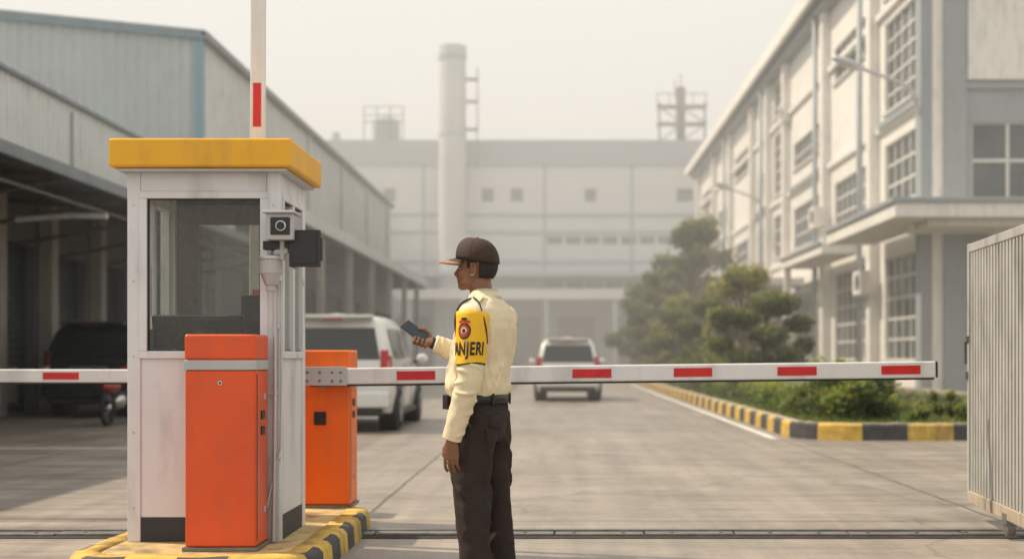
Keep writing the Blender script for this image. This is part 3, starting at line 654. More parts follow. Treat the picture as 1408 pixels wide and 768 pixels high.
# ------------------------------------------------------------ vehicles
def car(name,xc,y0,paint,Lc=4.5,hw=.85,H=1.7,TL=None):
    TL=TL or TAIL
    g=grp(name); k=hw/.85; hz=H/1.68; s=Lc/4.5
    st=[
     [(.74,.10,.28),(.80,.0,.55),(.80,.02,1.0),(.66,.20,1.48),(.56,.30,1.60),(0,.28,1.66)],
     [(.80,.35,.25),(.85,.32,.55),(.84,.36,1.0),(.70,.48,1.50),(.60,.50,1.63),(0,.50,1.68)],
     [(.80,1.5,.25),(.86,1.5,.55),(.85,1.5,.99),(.71,1.5,1.51),(.61,1.5,1.64),(0,1.5,1.69)],
     [(.80,2.4,.25),(.86,2.4,.55),(.85,2.4,.98),(.70,2.35,1.49),(.60,2.3,1.61),(0,2.3,1.66)],
     [(.80,3.2,.25),(.85,3.2,.55),(.83,3.2,.96),(.76,3.3,1.0),(.6,3.35,1.04),(0,3.4,1.07)],
     [(.79,4.0,.25),(.83,4.0,.55),(.79,4.0,.86),(.72,4.0,.9),(.55,4.05,.93),(0,4.1,.95)],
     [(.70,4.38,.28),(.74,4.42,.5),(.70,4.38,.68),(.64,4.3,.76),(.5,4.36,.8),(0,4.4,.82)]]
    def P(p,sg): return V((xc+sg*p[0]*k,y0+p[1]*s,p[2]*hz))
    b=B('body',g,paint)
    n=len(st); G={}
    for i in range(n):
        for j in range(6):
            for sg in (-1,1):
                if j==5 and sg==1: G[i,j,1]=G[i,j,-1]; continue
                G[i,j,sg]=b.bm.verts.new(P(st[i][j],sg))
    for i in range(n-1):
        for j in range(5):
            for sg in (-1,1): b.face([G[i,j,sg],G[i+1,j,sg],G[i+1,j+1,sg],G[i,j+1,sg]])
        b.face([G[i,0,-1],G[i,0,1],G[i+1,0,1],G[i+1,0,-1]])
    for i in (0,n-1):
        for j in range(4): b.face([G[i,j,-1],G[i,j,1],G[i,j+1,1],G[i,j+1,-1]])
        b.face([G[i,4,-1],G[i,4,1],G[i,5,1]])
    b.done(bevel=.05,seg=4,smooth=True)
    def lerp(a,c,t): return a+(c-a)*t
    b=B('windows',g,CGLASS)
    def pane(a,bb,c,d,off): b.quad([p+off for p in (a,bb,c,d)])
    for sg in (-1,1):
        for (i,t0,t1) in ((1,.05,.9),(2,.03,.93)):
            A0,A1=P(st[i][2],sg),P(st[i+1][2],sg); C0,C1=P(st[i][3],sg),P(st[i+1][3],sg)
            lo0,lo1=lerp(A0,A1,t0),lerp(A0,A1,t1); hi0,hi1=lerp(C0,C1,t0),lerp(C0,C1,t1)
            pane(lerp(lo0,hi0,.08),lerp(lo1,hi1,.08),lerp(lo1,hi1,.92),lerp(lo0,hi0,.92),V((sg*.012,0,.004)))
        A0,A1=P(st[3][2],sg),P(st[4][2],sg); C0=P(st[3][3],sg)
        b.face([b.bm.verts.new(p+V((sg*.012,0,.004))) for p in (lerp(A0,C0,.1),lerp(A0,A1,.75)+V((0,0,.05)),lerp(A0,C0,.9))])
    A,Bb=P(st[0][2],-1),P(st[0][2],1); C,D_=P(st[0][3],1),P(st[0][3],-1)
    lo0,lo1=lerp(A,Bb,.07),lerp(A,Bb,.93); hi0,hi1=lerp(D_,C,.06),lerp(D_,C,.94)
    o=V((0,-.012,.004)); b.quad([lerp(lo0,hi0,.04)+o,lerp(lo1,hi1,.04)+o,lerp(lo1,hi1,.97)+o,lerp(lo0,hi0,.97)+o])
    A,Bb=P(st[3][3],-1),P(st[3][3],1); C,D_=P(st[4][3],1),P(st[4][3],-1); o=V((0,.012,.02))
    b.quad([lerp(A,D_,.06)+o,lerp(Bb,C,.06)+o,lerp(Bb,C,.94)+o,lerp(A,D_,.94)+o])
    b.done()
    b=B('tail_lights',g,[TL,FRAME])
    for sg in (-1,1):
        x=xc+sg*.745*k; b.obox((x,y0+.055*s,1.02*hz),(.055,0,0),(0,.05,0),(0,.02,.14),0); b.obox((x,y0+.045*s,.86*hz),(.055,0,0),(0,.045,0),(0,0,.04),1)
        b.obox((xc+sg*.80*k,y0+.16*s,.98*hz),(.03,0,0),(0,.10,0),(0,.01,.10),0)
    b.done(bevel=.015)
    b=B('bumper',g,[paint,BLACK]); b.box(xc-.82*k,xc+.82*k,y0-.10,y0+.22,.36,.60,0); b.box(xc-.72*k,xc+.72*k,y0-.07,y0+.3,.24,.36,1); b.box(xc-.78*k,xc+.78*k,y0+(4.28)*s,y0+4.5*s,.28,.5,0); b.done(bevel=.04,seg=3)
    b=B('trim',g,[PLATE,CHROME,BLACK,paint,TL])
    b.box(xc-.24,xc+.24,y0-.02,y0+.0,.72*hz,.84*hz,0); b.box(xc-.35,xc+.35,y0-.02,y0+.0,.86*hz,.885*hz,1)
    b.box(xc-.55*k,xc+.55*k,y0+.10*s,y0+.34*s,1.61*hz,1.655*hz,3); b.box(xc-.13,xc+.13,y0+.10*s,y0+.12*s,1.575*hz,1.60*hz,4)
    b.tube([(xc,y0+.005,1.05*hz),(xc+.28,y0+.05,1.12*hz)],.01,6,m=2)
    for sg in (-1,1):
        b.blob((xc+sg*.98*k,y0+2.95*s,1.03*hz),(.10,.06,.085),3,12,8); b.tube([(xc+sg*.82*k,y0+2.98*s,.98*hz),(xc+sg*.95*k,y0+2.97*s,1.0*hz)],.025,6,m=2)
        b.box(xc+sg*.858*k-.004,xc+sg*.858*k+.004,y0+.5,y0+3.3*s,.62*hz,.66*hz,2)
        b.box(xc+sg*.80*k-.06,xc+sg*.80*k+.06,y0+1.2*s,y0+3.1*s,.22,.30,2)
        b.box(xc+sg*.55*k-.015,xc+sg*.55*k+.015,y0+.6*s,y0+2.2*s,1.665*hz,1.70*hz,2)
        for yy in (1.45,2.38): b.box(xc+sg*.862*k-.003,xc+sg*.862*k+.003,y0+yy*s,y0+yy*s+.012,.35,.97*hz,2)
    b.done(bevel=.004)
    for sg in (-1,1):
        for yy in (.85,3.55):
            b=B('wheel',g,[TIRE,RIM,BLACK]); xx=xc+sg*.84*k; y=y0+yy*s
            b.cyl((xx-sg*.25,y,.37),(xx+sg*.022,y,.37),.40,28,2)
            b.tube([(xx-sg*.17,y,.32),(xx-sg*.15,y,.32),(xx+sg*.02,y,.32),(xx+sg*.045,y,.32)],[.29,.32,.32,.28],28,m=0)
            b.cyl((xx+sg*.04,y,.32),(xx+sg*.05,y,.32),.20,20,1)
            for a in range(5):
                an=a*math.tau/5; b.obox((xx+sg*.053,y+math.cos(an)*.1,.32+math.sin(an)*.1),(.006,0,0),(0,math.cos(an)*.09,math.sin(an)*.09),(0,-math.sin(an)*.025,math.cos(an)*.025),1)
            b.done()
    return g
car('white_minivan',-3.27,18.9,CARW,4.6,.87,1.74)
car('silver_car',.25,32,CARS,4.4,.80,1.58)
car('dark_suv',-8.45,23.6,CARD,4.5,.88,1.75,TAILD)
g=grp('parked_motorcycle')
def moto(x,y):
    b=B('motorcycle_body',g,[mat('moto_red',(.3,.03,.02),.35),BLACK,CHROME,TIRE])
    for yy in (y,y+1.2):
        pts=[(x,yy+.27*math.cos(a),.29+.27*math.sin(a)) for a in [i*math.tau/20 for i in range(21)]]
        b.tube(pts,.04,8,ref=(1,0,0),m=3,cap=False); b.cyl((x-.05,yy,.29),(x+.05,yy,.29),.05,12,2)
        for a in range(6): b.tube([(x,yy,.29),(x,yy+.25*math.cos(a),.29+.25*math.sin(a))],.006,5,m=2)
    b.tube([(x,y,.29),(x,y+.35,.5),(x,y+.75,.45),(x,y+1.0,.85)],[.03,.07,.09,.05],8,m=1); b.tube([(x,y+1.2,.29),(x,y+1.0,.95)],.03,8,m=2)
    b.blob((x,y+.25,.74),(.13,.38,.07),1); b.blob((x,y+.15,.62),(.12,.35,.10),0); b.blob((x,y+.95,.72),(.16,.12,.24),0); b.blob((x,y+.5,.38),(.12,.2,.12),2)
    b.tube([(x-.32,y+.9,1.0),(x,y+.98,.96),(x+.32,y+.9,1.0)],.018,8,m=1); b.blob((x,y+1.08,.92),(.09,.07,.08),2); b.blob((x,y-.12,.62),(.06,.04,.04),0); b.box(x-.07,x+.07,y-.22,y-.05,.35,.5,1)
    b.done(smooth=True)
moto(-7.15,20.8)

# ------------------------------------------------------------ SECURITY GUARD (local: forward=-x, his left = -y)
SHIRT=mat('shirt_cream',(.70,.605,.42),.85,var=.05,vs=9,bump=.55,bs=8,stretch=(1,1,.6))
TROU=mat('trousers_brown',(.024,.015,.012),.85,var=.2,vs=8,bump=.4,bs=9,stretch=(1,1,.4))
SKIN=mat('skin',(.215,.098,.055),.5,var=.15,vs=14,bump=.1,bs=60); SKIN.node_tree.nodes['Principled BSDF'].inputs['Subsurface Weight'].default_value=.08
SKIN.node_tree.nodes['Principled BSDF'].inputs['Subsurface Radius'].default_value=(.02,.008,.004)
CAPB=mat('cap_brown',(.040,.020,.015),.8,var=.15,vs=20,bump=.2,bs=90)
CAPT=mat('cap_tan',(.27,.15,.09),.75,var=.15,vs=20)
HAIR=mat('hair_black',(.010,.009,.008),.6,var=.3,vs=60,bump=.5,bs=120)
LEATH=mat('belt_leather',(.012,.012,.012),.4)
ARMY=mat('armband_yellow',(.78,.45,.01),.6,var=.06,vs=12,bump=.4,bs=9)
INK=mat('armband_black',(.012,.012,.012),.7); INKR=mat('armband_red',(.42,.05,.02),.7); INKW=mat('armband_white',(.6,.5,.3),.7)
g=grp('security_guard',(-.330,6.2,0),math.radians(-20))
b=B('shirt',g,SHIRT)
T=[(.895,-.050,.124,.156),(.915,-.050,.134,.166),(.95,-.050,.141,.173),(1.0,-.048,.136,.170),(1.08,-.036,.131,.170),(1.16,-.018,.127,.178),(1.23,-.004,.122,.184),(1.28,.002,.112,.184),(1.32,.004,.096,.170),(1.35,.002,.078,.135),(1.375,-.006,.066,.090),(1.395,-.014,.060,.066)]
def torso(a,z):
    for i in range(len(T)-1):
        if T[i][0]<=z<=T[i+1][0]:
            t=(z-T[i][0])/(T[i+1][0]-T[i][0]); cx,rx,ry=[T[i][q]*(1-t)+T[i+1][q]*t for q in (1,2,3)]; break
    c,s_=math.cos(a),math.sin(a); e=.85
    return V((cx+rx*abs(c)**e*math.copysign(1,c),ry*abs(s_)**e*math.copysign(1,s_),z))
rings=[[b.bm.verts.new(torso(k*math.tau/32,z)) for k in range(32)] for z in [t[0] for t in T]]
for i in range(len(rings)-1):
    for k in range(32): b.face([rings[i][k],rings[i][(k+1)%32],rings[i+1][(k+1)%32],rings[i+1][k]])
b.face(rings[0][::-1]); b.face(rings[-1])
LS,LE,LW=V((.004,-.190,1.290)),V((.008,-.232,1.00)),V((-.082,-.226,.735))
RS,RE,RW=V((.0,.190,1.290)),V((-.110,.235,1.065)),V((-.315,.095,1.160))
rnd=random.Random(5)
def arm(A,E,W):
    b.blob(A,(.072,.064,.062))
    pts=[V((.0,A.y*.63,1.31)),A,A.lerp(E,.35),A.lerp(E,.7),A.lerp(E,.88),E,E.lerp(W,.10),E.lerp(W,.22),E.lerp(W,.34),E.lerp(W,.60),E.lerp(W,.74),E.lerp(W,.84),W,W+(W-E).normalized()*.012]
    rad=[(.055,.05),(.064,.072),(.062,.068),(.056,.061),(.056,.061),(.053,.058),(.055,.060),(.051,.056),(.053,.058),(.047,.051),(.048,.051),(.045,.048),(.041,.043),(.040,.043)]
    b.tube(pts,rad,20)
    for A0,B0,t0,r0 in [(A,E,.84,.058),(A,E,.94,.057),(E,W,.06,.057),(E,W,.18,.055),(E,W,.32,.054),(E,W,.55,.050),(E,W,.72,.048),(E,W,.84,.046),(E,W,.93,.044)]:
        c=A0.lerp(B0,t0); ax=(B0-A0).normalized(); s1=ax.cross(V((0,0,1)) if abs(ax.z)<.9 else V((1,0,0))).normalized(); s2=ax.cross(s1)
        st=rnd.random()*6.28; span=rnd.uniform(1.8,3.2); tilt=rnd.uniform(-.5,.5); n=9
        b.tube([c+s1*math.cos(st+span*i/n)*r0+s2*math.sin(st+span*i/n)*r0+ax*tilt*r0*math.sin(span*i/n+st*.5) for i in range(n+1)],[.002+.0085*math.sin(math.pi*i/n) for i in range(n+1)],8)
arm(LS,LE,LW); arm(RS,RE,RW)
for i in range(30):
    a0=rnd.uniform(-2.6,1.9); z1=rnd.uniform(1.0,1.27); z0=max(.93,z1-rnd.uniform(.10,.24)); da=rnd.uniform(-.5,.5); n=8
    b.tube([torso(a0+da*k/n,z1+(z0-z1)*k/n) for k in range(n+1)],[.002+.0105*math.sin(math.pi*k/n) for k in range(n+1)],8)
for i in range(22):
    a0=i*math.tau/22+rnd.uniform(-.1,.1); b.tube([torso(a0,.925),torso(a0+rnd.uniform(-.08,.08),.96),torso(a0+rnd.uniform(-.12,.12),1.0)],[.007,.010,.002],8)
b.done(remesh=.0055,smooths=3,disp=(.010,.06,1))
b=B('collar',g,SHIRT); n=28; r0=[];r1=[];r2=[]
for k in range(n+1):
    a=math.pi+math.radians(22)+math.radians(316)*k/n
    c,s_=math.cos(a),math.sin(a); front=max(0,-c)
    r0.append(b.bm.verts.new((-.020+.061*c,.060*s_,1.375-.012*front))); r1.append(b.bm.verts.new((-.024+.064*c,.063*s_,1.418-.020*front))); r2.append(b.bm.verts.new((-.020+.082*c,.083*s_,1.375-.030*front)))
for k in range(n):
    b.face([r0[k],r0[k+1],r1[k+1],r1[k]]); b.face([r1[k],r1[k+1],r2[k+1],r2[k]])
b.done(solid=.005,smooth=True)
b=B('epaulettes',g,[SHIRT,INK]); 
for sg in (-1,1): b.tube([(.0,sg*.09,1.392),(.002,sg*.13,1.368),(.003,sg*.175,1.342)],[(.003,.022),(.004,.022),(.004,.020)],12,ref=(0,0,1))
b.done()
b=B('cuffs',g,SHIRT); d=(LW-LE).normalized(); b.tube([LW-d*.045,LW+d*.016],[(.044,.047),(.043,.046)],20); d=(RW-RE).normalized(); b.tube([RW-d*.04,RW+d*.01],.045,20); b.done(bevel=.004)
def armp(phi,z,off=0):
    t=(LS.z-z)/(LS.z-LE.z); c=LS.lerp(LE,max(t,0)); rx=(.0775-.013*max(t,0))+off; ry=(.0705-.011*max(t,0))+off
    if t<0:
        q=math.sqrt(max(0,1-((z-LS.z)/.075)**2)); rx*=q; ry*=q
    return V((c.x+rx*math.sin(phi),c.y-ry*math.cos(phi),z))
b=B('armband',g,[ARMY,INK]); R=[]; NZ=12
for i in range(NZ+1):
    row=[]
    for k in range(40):
        phi=k*math.tau/40; zb=1.064+.004*math.sin(phi*2); zt=1.296+.018*math.cos(phi)
        z=zb+(zt-zb)*max(0,(i-.35 if i==1 else i))/NZ if i!=1 else zb+.006
        row.append(b.bm.verts.new(armp(phi,z,.0014*math.sin(k*1.1+i*.7))))
    R.append(row)
for i in range(NZ):
    for k in range(40): b.face([R[i][k],R[i][(k+1)%40],R[i+1][(k+1)%40],R[i+1][k]],1 if i==0 else 0)
b.done(solid=.0025,smooth=True)
def onarm(pts,m,bb,off): bb.face([bb.bm.verts.new(armp(p[0],p[1],off)) for p in pts],m)
b=B('armband_emblem',g,[INK,INKR,INKW])
def disc(cx,cz,rx,rz,m,off,n=14,shield=False):
    # fan of small faces so that it follows the sleeve
    for k in range(n):
        a0,a1=k*math.tau/n,(k+1)*math.tau/n
        f=lambda a:(cx+rx*math.cos(a),cz+rz*math.sin(a)*(1.25 if shield and math.sin(a)<0 else 1))
        onarm([(cx,cz),f(a0),f(a1)],m,b,off)
disc(-.12,1.220,.44,.033,0,.0035,20,True); disc(-.12,1.220,.36,.026,1,.0042,20,True); disc(-.12,1.219,.20,.016,2,.0050); disc(-.12,1.217,.10,.010,0,.0057); disc(-.12,1.258,.40,.009,1,.0050); disc(-.12,1.272,.22,.006,0,.0057)
b.done()
cu=bpy.data.curves.new('t','FONT'); cu.body='PANJERI'; cu.size=1; cu.offset=.03; cu.space_character=1.12; to=bpy.data.objects.new('t',cu); scene.collection.objects.link(to); bpy.context.view_layer.update()
me=bpy.data.meshes.new_from_object(to.evaluated_get(bpy.context.evaluated_depsgraph_get())); bpy.data.objects.remove(to)
bm=bmesh.new(); bm.from_mesh(me)
bmesh.ops.triangulate(bm,faces=bm.faces); bmesh.ops.subdivide_edges(bm,edges=[e for e in bm.edges if e.calc_length()>.15],cuts=2,use_grid_fill=False)
xs_=[v.co.x for v in bm.verts]; zs_=[v.co.y for v in bm.verts]; xa,xb,za,zb=min(xs_),max(xs_),min(zs_),max(zs_)
for v in bm.verts:
    u=(v.co.x-xa)/(xb-xa); w=(v.co.y-za)/(zb-za); v.co=armp(-1.35+2.6*u,1.088+.080*w,.0040)
bm.to_mesh(me); bm.free(); me.name='armband_text'; me.materials.clear(); me.materials.append(INK); o=bpy.data.objects.new('armband_text',me); scene.collection.objects.link(o); o.parent=g
md=o.modifiers.new('s','SOLIDIFY'); md.thickness=.0006
def smoothpts(P,n=6):
    P=[V(p) for p in P]; out=[]
    for i in range(len(P)-1):
        p0,p1,p2,p3=P[max(i-1,0)],P[i],P[i+1],P[min(i+2,len(P)-1)]
        for j in range(n):
            t=j/n; out.append(.5*((2*p1)+(p2-p0)*t+(2*p0-5*p1+4*p2-p3)*t*t+(-p0+3*p1-3*p2+p3)*t**3))
    return out+[P[-1]]
b=B('shoulder_cord',g,INK)
b.tube(smoothpts([(-.01,-.145,1.372),(.035,-.195,1.350),(.064,-.222,1.30),(.080,-.215,1.23),(.076,-.190,1.16)]),.005,8)
b.tube(smoothpts([(-.03,-.135,1.370),(-.055,-.19,1.343),(-.072,-.212,1.29),(-.082,-.19,1.22),(-.095,-.14,1.17)]),.005,8); b.done(smooth=True)
b=B('trousers',g,TROU)
T2=[(.70,-.042,.10,.13),(.76,-.045,.125,.165),(.82,-.045,.132,.172),(.88,-.048,.128,.165),(.915,-.050,.126,.160)]
rings=[]
for z,cx,rx,ry in T2: rings.append([b.bm.verts.new((cx+rx*math.cos(k*math.tau/28),ry*math.sin(k*math.tau/28),z)) for k in range(28)])
for i in range(len(rings)-1):
    for k in range(28): b.face([rings[i][k],rings[i][(k+1)%28],rings[i+1][(k+1)%28],rings[i+1][k]])
b.face(rings[0][::-1]); b.face(rings[-1])
for sg,hx,kx,ax in ((-1,-.045,-.045,-.022),(1,-.04,-.018,.02)):
    b.tube([(hx,sg*.085,.84),(hx,sg*.088,.74),(hx-.002,sg*.092,.62),(kx,sg*.10,.47),(kx+.012,sg*.103,.33),(ax,sg*.105,.17),(ax+.003,sg*.105,.075),(ax-.004,sg*.105,.055)],[(.085,.115),(.088,.118),(.084,.106),(.072,.086),(.068,.084),(.064,.076),(.066,.078),(.064,.078)],22)
    for i in range(16):
        a0=rnd.uniform(0,6.28); z0=rnd.uniform(.12,.66); l=rnd.uniform(.06,.2); da=rnd.uniform(-1.2,1.2); n=7
        def lp(a,z):
            r=.066+.035*max(0,(z-.3))/.4; return V((hx*.9+r*1.12*math.cos(a)+(ax-hx)*max(0,(.6-z))/.6,sg*.1+r*.95*math.sin(a),z))
        b.tube([lp(a0+da*k/n,z0+l*k/n) for k in range(n+1)],[.003+.009*math.sin(math.pi*k/n) for k in range(n+1)],8)
b.done(remesh=.0075,smooths=5,disp=(.014,.08,1))
b=B('trouser_pocket',g,TROU); b.tube([(-.09,-.168,.885),(-.045,-.178,.83),(.01,-.172,.79)],[(.004,.004)]*3,6); b.tube([(.055,-.12,.80),(.083,-.06,.795)],[(.010,.035),(.010,.035)],10,ref=(1,0,0)); b.done(smooth=True)
b=B('belt',g,[LEATH,CHROME]); n=40; lo=[];hi=[]
for k in range(n):
    c,s_=math.cos(k*math.tau/n),math.sin(k*math.tau/n); lo.append(b.bm.verts.new((-.050+.139*c,.172*s_,.882))); hi.append(b.bm.verts.new((-.050+.139*c,.172*s_,.922)))
for k in range(n): b.face([lo[k],lo[(k+1)%n],hi[(k+1)%n],hi[k]])
b.done(solid=.008,smooth=True)
b=B('belt_items',g,[LEATH,CHROME]); b.box(-.205,-.19,-.03,.03,.88,.93,1)
b.obox((-.155,-.118,.888),(.020,-.018,0),(.011,.012,0),(0,0,.034),0)
for a in (20,-35,-70,60): 
    c,s_=math.cos(math.radians(a)),math.sin(math.radians(a)); b.obox((-.05+.146*c,.178*s_,.902),V((-s_,c,0))*.007,V((c,s_,0))*.004,V((0,0,.027)),0)
b.done(bevel=.003)
b=B('shoes',g,LEATH)
for sg,ax in ((-1,-.022),(1,.02)):
    b.tube([(ax+.075,sg*.105,.04),(ax+.05,sg*.105,.045),(ax,sg*.106,.05),(ax-.07,sg*.110,.042),(ax-.14,sg*.115,.034),(ax-.185,sg*.118,.028)],[(.028,.03),(.038,.042),(.042,.048),(.045,.040),(.046,.032),(.026,.020)],16,ref=(0,1,0))
    b.blob((ax+.0,sg*.105,.07),(.05,.045,.05)); 
b.done(remesh=.006,smooths=3)
b=B('shoe_soles',g,BLACK)
for sg,ax in ((-1,-.022),(1,.02)): b.box(ax-.20,ax+.085,sg*.11-.045,sg*.11+.045,0.001,.018)
b.done(bevel=.012)
hg=bpy.data.objects.new('head_group',None); scene.collection.objects.link(hg); hg.parent=g; hg.location=(-.018,0,0)
b=B('head',hg,SKIN)
b.blob((-.036,0,1.545),(.094,.074,.092)); b.blob((-.070,0,1.486),(.062,.058,.070)); b.blob((-.048,0,1.474),(.060,.060,.050))
b.blob((-.112,0,1.436),(.024,.030,.020)); b.blob((-.085,0,1.447),(.038,.044,.028)); b.tube([(-.005,0,1.335),(-.016,0,1.40),(-.028,0,1.47)],[.058,.054,.054],20)
b.tube([(-.120,0,1.532),(-.134,0,1.512),(-.148,0,1.493),(-.136,0,1.480)],[(.009,.010),(.010,.011),(.014,.013),(.014,.009)],12)
for sg in (-1,1):
    b.blob((-.135,sg*.012,1.486),(.011,.010,.009)); b.blob((-.114,sg*.03,1.540),(.015,.026,.009)); b.blob((-.092,sg*.040,1.492),(.026,.022,.024)); b.blob((-.070,sg*.040,1.455),(.034,.020,.026))
b.blob((-.130,0,1.467),(.011,.023,.008)); b.blob((-.128,0,1.454),(.011,.021,.008)); b.blob((-.114,0,1.462),(.020,.032,.024))
b.done(remesh=.0032,smooths=6)
b=B('ears',hg,SKIN)
for sg in (-1,1):
    pts=[(-.026+.016*math.cos(a)*(1 if math.cos(a)>0 else .8),sg*(.076+.008*max(0,math.cos(a))),1.508+.029*math.sin(a)) for a in [math.radians(-100+i*22) for i in range(13)]]
    b.tube(pts,.0055,8,ref=(0,1,0)); b.blob((-.028,sg*.072,1.506),(.013,.007,.024)); b.blob((-.034,sg*.074,1.481),(.007,.006,.009))
b.done(remesh=.002,smooths=2)
b=B('eyes',hg,[mat('eye_white',(.5,.46,.42),.3),BLACK,HAIR])
for sg in (-1,1):
    b.blob((-.108,sg*.031,1.519),(.010,.012,.006),0); b.blob((-.115,sg*.031,1.519),(.005,.006,.006),1)
    b.tube([(-.122,sg*.012,1.541),(-.126,sg*.03,1.547),(-.112,sg*.05,1.541)],[.003,.004,.002],8,m=2); b.tube([(-.118,sg*.018,1.523),(-.121,sg*.031,1.527),(-.112,sg*.045,1.522)],[.0015,.0025,.0015],6,m=2)
b.done(smooth=True)
b=B('mouth_line',hg,mat('lip_dark',(.13,.045,.035),.5)); b.tube([(-.130,-.018,1.460),(-.1385,0,1.4605),(-.130,.018,1.460)],[.002,.003,.002],8); b.done(smooth=True)
b=B('hair',hg,HAIR); 
bmesh.ops.create_uvsphere(b.bm,u_segments=48,v_segments=36,radius=1,matrix=Matrix.Translation((-.034,0,1.535))@Matrix.Diagonal((.0965,.0775,.098,1)))
dl=[v for v in b.bm.verts if v.co.z<1.472 or v.co.x<-.062 or (v.co.z<1.535 and abs(v.co.y)>.045 and -.045<v.co.x<-.008) or (v.co.x<-.045 and v.co.z<1.515)]
bmesh.ops.delete(b.bm,geom=dl,context='VERTS'); b.done(solid=.005,smooth=True)
b=B('cap_crown',hg,CAPB)
def cap(t,a,off=0):
    ph=t*math.pi/2; c,s_=math.cos(a),math.sin(a); bu=1+.03*math.sin(t*math.pi)
    k=max(.0,math.cos(ph))**.75*bu
    return V((-.036+(.105*k+off)*c,(.089*k+off)*s_,1.552-.016*c*(1-t)+.108*math.sin(ph)**1.05-.008*c*t*(1-t)+(.010*abs(c)*t*(1-t)*3 if c<0 else 0)+off*t))
n=36; rings=[]
for i in range(11):
    t=min(i/10,.985); rings.append([b.bm.verts.new(cap(t,k*math.tau/n)) for k in range(n)])
for i in range(10):
    for k in range(n): b.face([rings[i][k],rings[i][(k+1)%n],rings[i+1][(k+1)%n],rings[i+1][k]])
b.face(rings[-1]); b.done(solid=.004,smooth=True)
b=B('cap_details',hg,[CAPB,CAPT]); b.blob((-.036,0,1.662),(.008,.008,.004),0)
for a in (0,60,120,180,240,300): b.tube([cap(i/9,math.radians(a+30),.0015) for i in range(9)],.0016,6,m=0)
b.done(smooth=True)
b=B('cap_visor',hg,[CAPB,CAPT]); G=[]
for i in range(9):
    v=i/8; r=[]
    for k in range(21):
        u=-1+2*k/20; a=u*math.radians(68); c,s_=math.cos(a),math.sin(a)
        y=.087*s_*(1-.06*v); r.append(b.bm.verts.new((-.036-(.102+.100*v*(c**.55))*c,y,1.570-.020*v-2.9*y*y)))
    G.append(r)
for i in range(8):
    for k in range(20): b.face([G[i][k],G[i][k+1],G[i+1][k+1],G[i+1][k]],1 if i>=4 else 0)
b.done(solid=.005,smooth=True)
def finger(b,pts,r0,r1):
    n=len(pts); b.tube(pts,[r0+(r1-r0)*i/(n-1) for i in range(n)],10,ref=(.3,1,.2)); b.blob(pts[-1],(r1,r1,r1),u=10,v=8)
    for p in pts[1:-1]: b.blob(p,(r0*.98,)*3,u=10,v=8)
b=B('left_hand',g,SKIN); W=LW+V((-.003,0,-.01))
b.tube([W+V((.004,0,.03)),W+V((0,0,-.012)),W+V((-.004,.002,-.035)),W+V((-.006,.004,-.07)),W+V((-.006,.006,-.098))],[(.020,.027),(.019,.027),(.016,.036),(.014,.041),(.012,.038)],16,ref=(0,1,0))
base=W+V((-.006,.006,-.09))
for dx,l,cu_ in ((-.030,.066,.5),(-.0095,.074,.55),(.0105,.069,.62),(.030,.055,.7)):
    p=base+V((dx,0,0)); pts=[p,p+V((-.003,.004,-l*.42)),p+V((-.006+dx*.05,.016+.01*cu_,-l*.75)),p+V((-.006,.030+.01*cu_,-l*.97))]
    finger(b,pts,.0086,.0068)
p=W+V((-.030,.004,-.030)); finger(b,[W+V((-.012,.004,-.022)),p+V((-.012,.008,-.018)),p+V((-.018,.014,-.045)),p+V((-.014,.020,-.066))],.0115,.008)
b.done(remesh=.0026,smooths=2)
fd=(RW-RE).normalized()
b=B('right_hand',g,SKIN); W=RW+fd*.005
pd=V((-.82,-.18,.28)).normalized()
up=V((.35,-.55,.75)); up=(up-pd*up.dot(pd)).normalized(); sd=up.cross(pd).normalized()
if sd.y>0: sd=-sd
b.tube([W-fd*.03,W+pd*.012,W+pd*.045,W+pd*.085,W+pd*.10],[(.026,.021),(.028,.020),(.038,.017),(.041,.015),(.036,.012)],16,ref=sd)
ph_c=W+pd*.092+up*.022
for q,l in ((.092,1.0),(.073,1.05),(.053,1.0),(.034,.88)):
    p=W+pd*q+sd*.030; finger(b,[p-sd*.01,p+sd*.020*l+up*.004,p+sd*.026*l+up*.024*l,p+sd*.012+up*.037*l],.0084,.0068)
p=W+pd*.03-sd*.028; finger(b,[p+sd*.012,p-sd*.016+pd*.022+up*.012,p-sd*.016+pd*.048+up*.026,p-sd*.002+pd*.070+up*.034],.0112,.0078)
b.done(remesh=.0026,smooths=2)
pa=(pd*.93+V((0,0,1))*.36).normalized(); pu=(up-pa*up.dot(pa)).normalized(); ps=pu.cross(pa)
b=B('phone',g,[BLACK,mat('phone_glass',(.02,.03,.04),.08),ALU]); c=ph_c+pa*.018; b.obox(c,pa*.072,ps*.035,pu*.0045,0); b.obox(c+pu*.0052,pa*.066,ps*.032,pu*.0006,1); b.obox(c,pa*.0728,ps*.0358,pu*.002,2); b.done(bevel=.003)
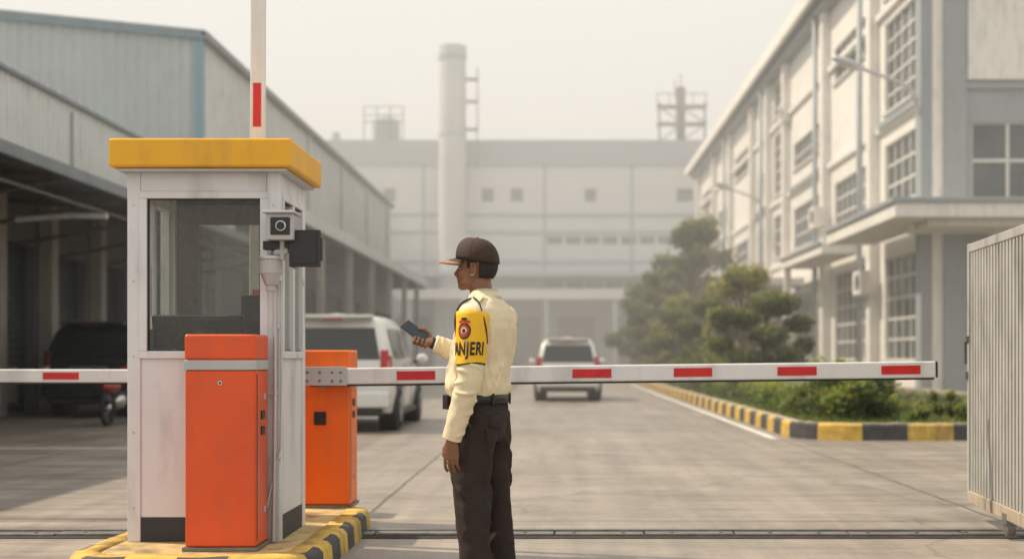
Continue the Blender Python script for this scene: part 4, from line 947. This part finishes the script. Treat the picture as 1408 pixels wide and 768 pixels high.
b=B('watch',g,[BLACK,CHROME]); b.tube([RW+fd*.012,RW+fd*.026],[.029,.029],18); b.done()

# ------------------------------------------------------------ light, world, haze
Ld=V((-1.0,.28,1.22)).normalized()
sun=bpy.data.lights.new('sun','SUN'); sun.energy=4.9; sun.angle=math.radians(.8); sun.color=(1,.85,.66)
so=bpy.data.objects.new('sun',sun); scene.collection.objects.link(so); so.rotation_euler=Ld.to_track_quat('Z','Y').to_euler(); so.location=(-30,10,40)
w=bpy.data.worlds.new('World'); scene.world=w; w.use_nodes=True; N=w.node_tree.nodes; L=w.node_tree.links
bg=N['Background']; bg.inputs[1].default_value=.1
sk=N.new('ShaderNodeTexSky'); sk.sky_type='NISHITA'; sk.sun_disc=False; sk.sun_elevation=math.asin(Ld.z); sk.sun_rotation=math.atan2(Ld.x,Ld.y)%math.tau; sk.dust_density=6; sk.air_density=1.2
mx=N.new('ShaderNodeMixRGB'); mx.inputs[0].default_value=.85; L.new(sk.outputs[0],mx.inputs[1]); mx.inputs[2].default_value=(11.4,11.0,10.1,1); L.new(mx.outputs[0],bg.inputs[0])
hz=bpy.data.materials.new('haze_air'); hz.use_nodes=True; N=hz.node_tree.nodes; L=hz.node_tree.links; N.remove(N['Principled BSDF'])
vsn=N.new('ShaderNodeVolumeScatter'); vsn.inputs['Color'].default_value=(1,1,.99,1); vsn.inputs['Density'].default_value=.0070; vsn.inputs['Anisotropy'].default_value=.0; L.new(vsn.outputs[0],N['Material Output'].inputs['Volume'])
b=B('haze',None,hz); b.box(-40,40,16,150,-1,25); b.done()

cam=bpy.data.cameras.new('camera'); co=bpy.data.objects.new('camera',cam); scene.collection.objects.link(co)
co.location=(0,0,1.1); co.rotation_euler=(math.radians(90),0,0); cam.sensor_width=36; cam.lens=1800/1408*36
cam.shift_x=-63/1408; cam.shift_y=106/1408; cam.clip_end=3000
cam.dof.use_dof=True; cam.dof.focus_distance=6.5; cam.dof.aperture_fstop=1.6
scene.camera=co
scene.view_settings.view_transform='Standard'; scene.view_settings.look='None'; scene.view_settings.exposure=0
